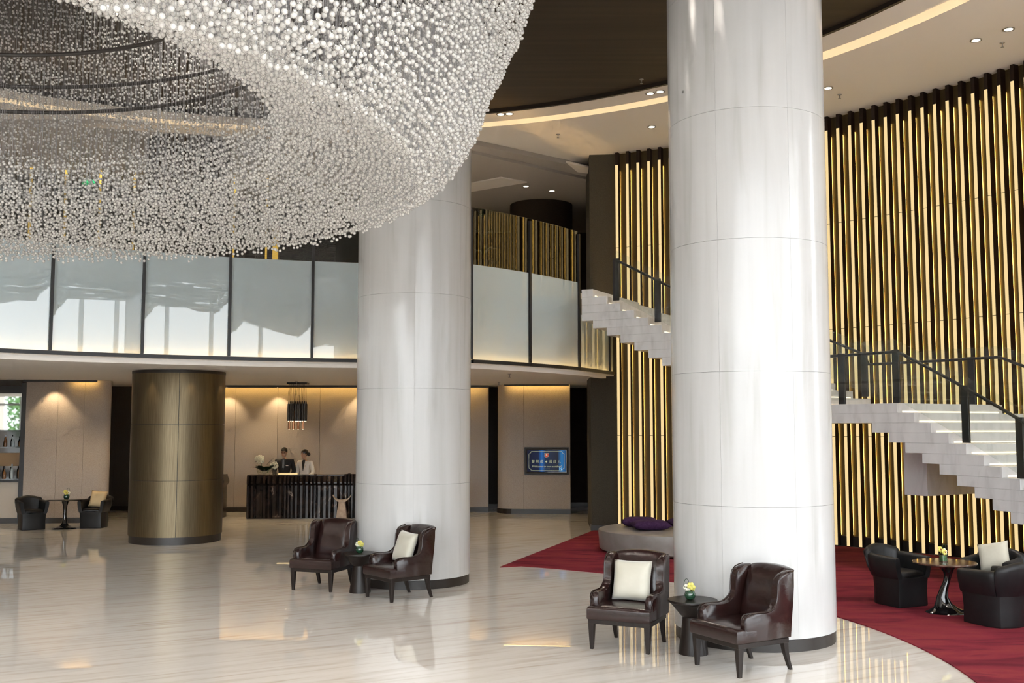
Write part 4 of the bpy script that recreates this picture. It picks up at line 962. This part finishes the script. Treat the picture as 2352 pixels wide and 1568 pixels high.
for x, y, z, l_ in [(.92, 21.31-.9, CEIL, 'ceiling sprinkler above the reflecting glass balustrade'), (2.2, 17.29, CEIL+.06, 'sprinkler on the dark ceiling beside the wide column'), (5.76, 17.92, CEIL, 'ceiling sprinkler right beside the wide column'), (7.46, 15.44, CEIL, 'ceiling sprinkler near the paired downlights'),
                    (-.05, 20.88, SOFF, 'soffit sprinkler under the reflecting glass'), (-.31, 24.7, SOFF, 'soffit sprinkler before the curved screen wall'), (-5.0, 24.2, SOFF, 'soffit sprinkler beside the pendant cluster')]: sprinkler(x, y, z-.001, l_)
for x, y, l_ in [(.33, 24.22, 'small downlight deep in the mezzanine ceiling, nearest'), (.96, 24.7, 'small downlight in the mezzanine ceiling above the black column'), (.43, 26.0, 'small downlight in the mezzanine ceiling, farthest left'), (.66, 26.0, 'small downlight in the mezzanine ceiling, farthest right')]: downlight(x, y, CEIL-.162, l_)
# spot washes under the soffit (recessed spots)
def spot(x, y, z, tx, ty, tz, e, ang=50, col=(1, .74, .42)):
    l = bpy.data.lights.new('soffit_and_fill_spot', 'SPOT'); l.energy = e; l.color = col; l.spot_size = rad(ang); l.spot_blend = .6; l.shadow_soft_size = .03 if e < 100 else .35
    o = bpy.data.objects.new('soffit_and_fill_spot', l); COL.objects.link(o); o.location = (x, y, z); d = Vector((tx-x, ty-y, tz-z)); o.rotation_euler = d.to_track_quat('-Z', 'Y').to_euler()
for k, a in enumerate((100, 148, 196, 244)):
    p = pol(a, BR_+.13, BC); q = pol(a, BR_, BC); spot(p[0], p[1], SOFF-.03, q[0], q[1], 1.9, 26, 50)
for x, y in ((-10.35, 23.42), (-7.3, 26.6), (-6.0, 26.6), (-3.9, 26.6), (-2.8, 26.6)): spot(x, y, SOFF-.03, x, y+.30, 1.5, 42, 85)
for x, y in ((-5.2, 24.2), (-4.0, 24.2), (-9.5, 22.4), (-6.2, 25.9), (-8.0, 23.5), (-4.6, 22.3), (.6, 24.0), (0.2, 21.5)): spot(x, y, SOFF-.02, x, y, 0, 48, 110)

for a in (-95, -70, -45, -20, 5, 22, 38, 54, 72, 92, 115, 140, 168, 200, 235):  # ring of spots, mostly added as ambient fill beyond the modelled downlights
    p = pol(a, 9.68); spot(p[0], p[1], CEIL-.02, p[0]*.93+C[0]*.07, p[1]*.93+C[1]*.07, 0, 300, 125, (1.0, .91, .80))
# spots added to brighten the chandelier beads and the mezzanine
for k in range(9):
    a = 2*pi*k/9; spot(CH[0]+4.55*cos(a), CH[1]+4.55*sin(a), CEIL+.03, CH[0]+4.7*cos(a), CH[1]+4.7*sin(a), 0, 330, 165, (1.0, .91, .80))
for x, y in ((-9.5, 21.5), (-6.0, 23.5), (-2.5, 22.5), (.3, 24.2), (.6, 26.0)): spot(x, y, CEIL-.2, x, y, 0, 60, 120, (1.0, .82, .60))
# exit sign, added bar glowing as a gold reflection, palm behind the reflecting glass
t = thing('exit_sign', 'small green lit exit sign behind the beads', 'sign', (-8.9, 21.6, 7.28))
obj('sign_box', MB().box((0, 0, 0), (.30, .05, .13)), 'black_metal', t); obj('sign_face', MB().box((0, -.027, 0), (.28, .004, .11)), 'exit_green', t); obj('hanger', MB().box((0, 0, .3), (.02, .02, .48)), 'steel', t)
t = thing('gold_reflection', 'tall golden bar glowing in place of a reflection on the mezzanine', 'lamp', (-5.85, 25.5, MEZ))
obj('reflection_bar', MB().box((0, 0, 1.35), (.13, .06, 1.6)), 'gold_bar', t); obj('stand', MB().box((0, .05, 1.1), (.2, .04, 2.2)), 'dark_trim', t)
t = thing('potted_palm', 'potted palm showing behind the reflecting mezzanine glass', 'plant', (-.55, 19.6, MEZ))
obj('pot', MB().lathe([(.16, 0), (.20, .4), (.18, .4), (.0, .36)], 20), 'dark_trim', t, smooth=40)
for q in range(16):
    a = q*.93; leaf((0, 0, .5+.35*(q % 3)), (cos(a), sin(a), 1.3), .55, .018, .34, 'leaf_dark', t)
obj('trunk', MB().tube([(0, 0, .36), (0, 0, 1.3)], .02, 6), 'tree_bark', t)
# bronze slatted screen at the back of the mezzanine
t = thing('slatted_screen', 'row of slender bronze slats on the mezzanine behind the chandelier', 'screen', (-10.5, 22.4, MEZ))
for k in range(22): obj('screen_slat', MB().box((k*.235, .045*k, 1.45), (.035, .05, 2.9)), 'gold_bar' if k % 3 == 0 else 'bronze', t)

# garden trees outside the windows (met by the bar mirror)
random.seed(5)
for k, (x, y, h, l_) in enumerate([(-17.0, -14.5, 7.0, 'leafy tree outside the windows, first in the row'), (-20.9, -14.4, 7.5, 'leafy tree outside the windows, second in the row'), (-24.8, -14.5, 6.8, 'leafy tree outside the windows, third in the row')]):
    t = thing('tree', l_, 'tree', (x, y, -.2), 0, 'garden trees outside')
    obj('trunk', MB().tube([(0, 0, 0), (.1, 0, h*.4), (0, .1, h*.8)], [.16, .11, .05], 8), 'tree_bark', t)
    P = RNG.normal(0, 1, (4500, 3)); P /= np.linalg.norm(P, axis=1)[:, None]; P *= RNG.uniform(.4, 1, (4500, 1)); P *= (1.95, 1.8, h*.50); P[:, 2] += h*.55
    v_ = [(-.09, 0, -.05), (.09, 0, -.05), (.07, .05, .07), (-.07, -.05, .07)]
    o = obj('foliage', mass('foliage', P, v_, [[0, 1, 2, 3]], 'tree_leaf', t), None, t); o['kind'] = 'stuff'
g = struct(obj('ground', MB().box((0, -20.3, -.35), (90, 33.8, .2)), 'stool_stone'))
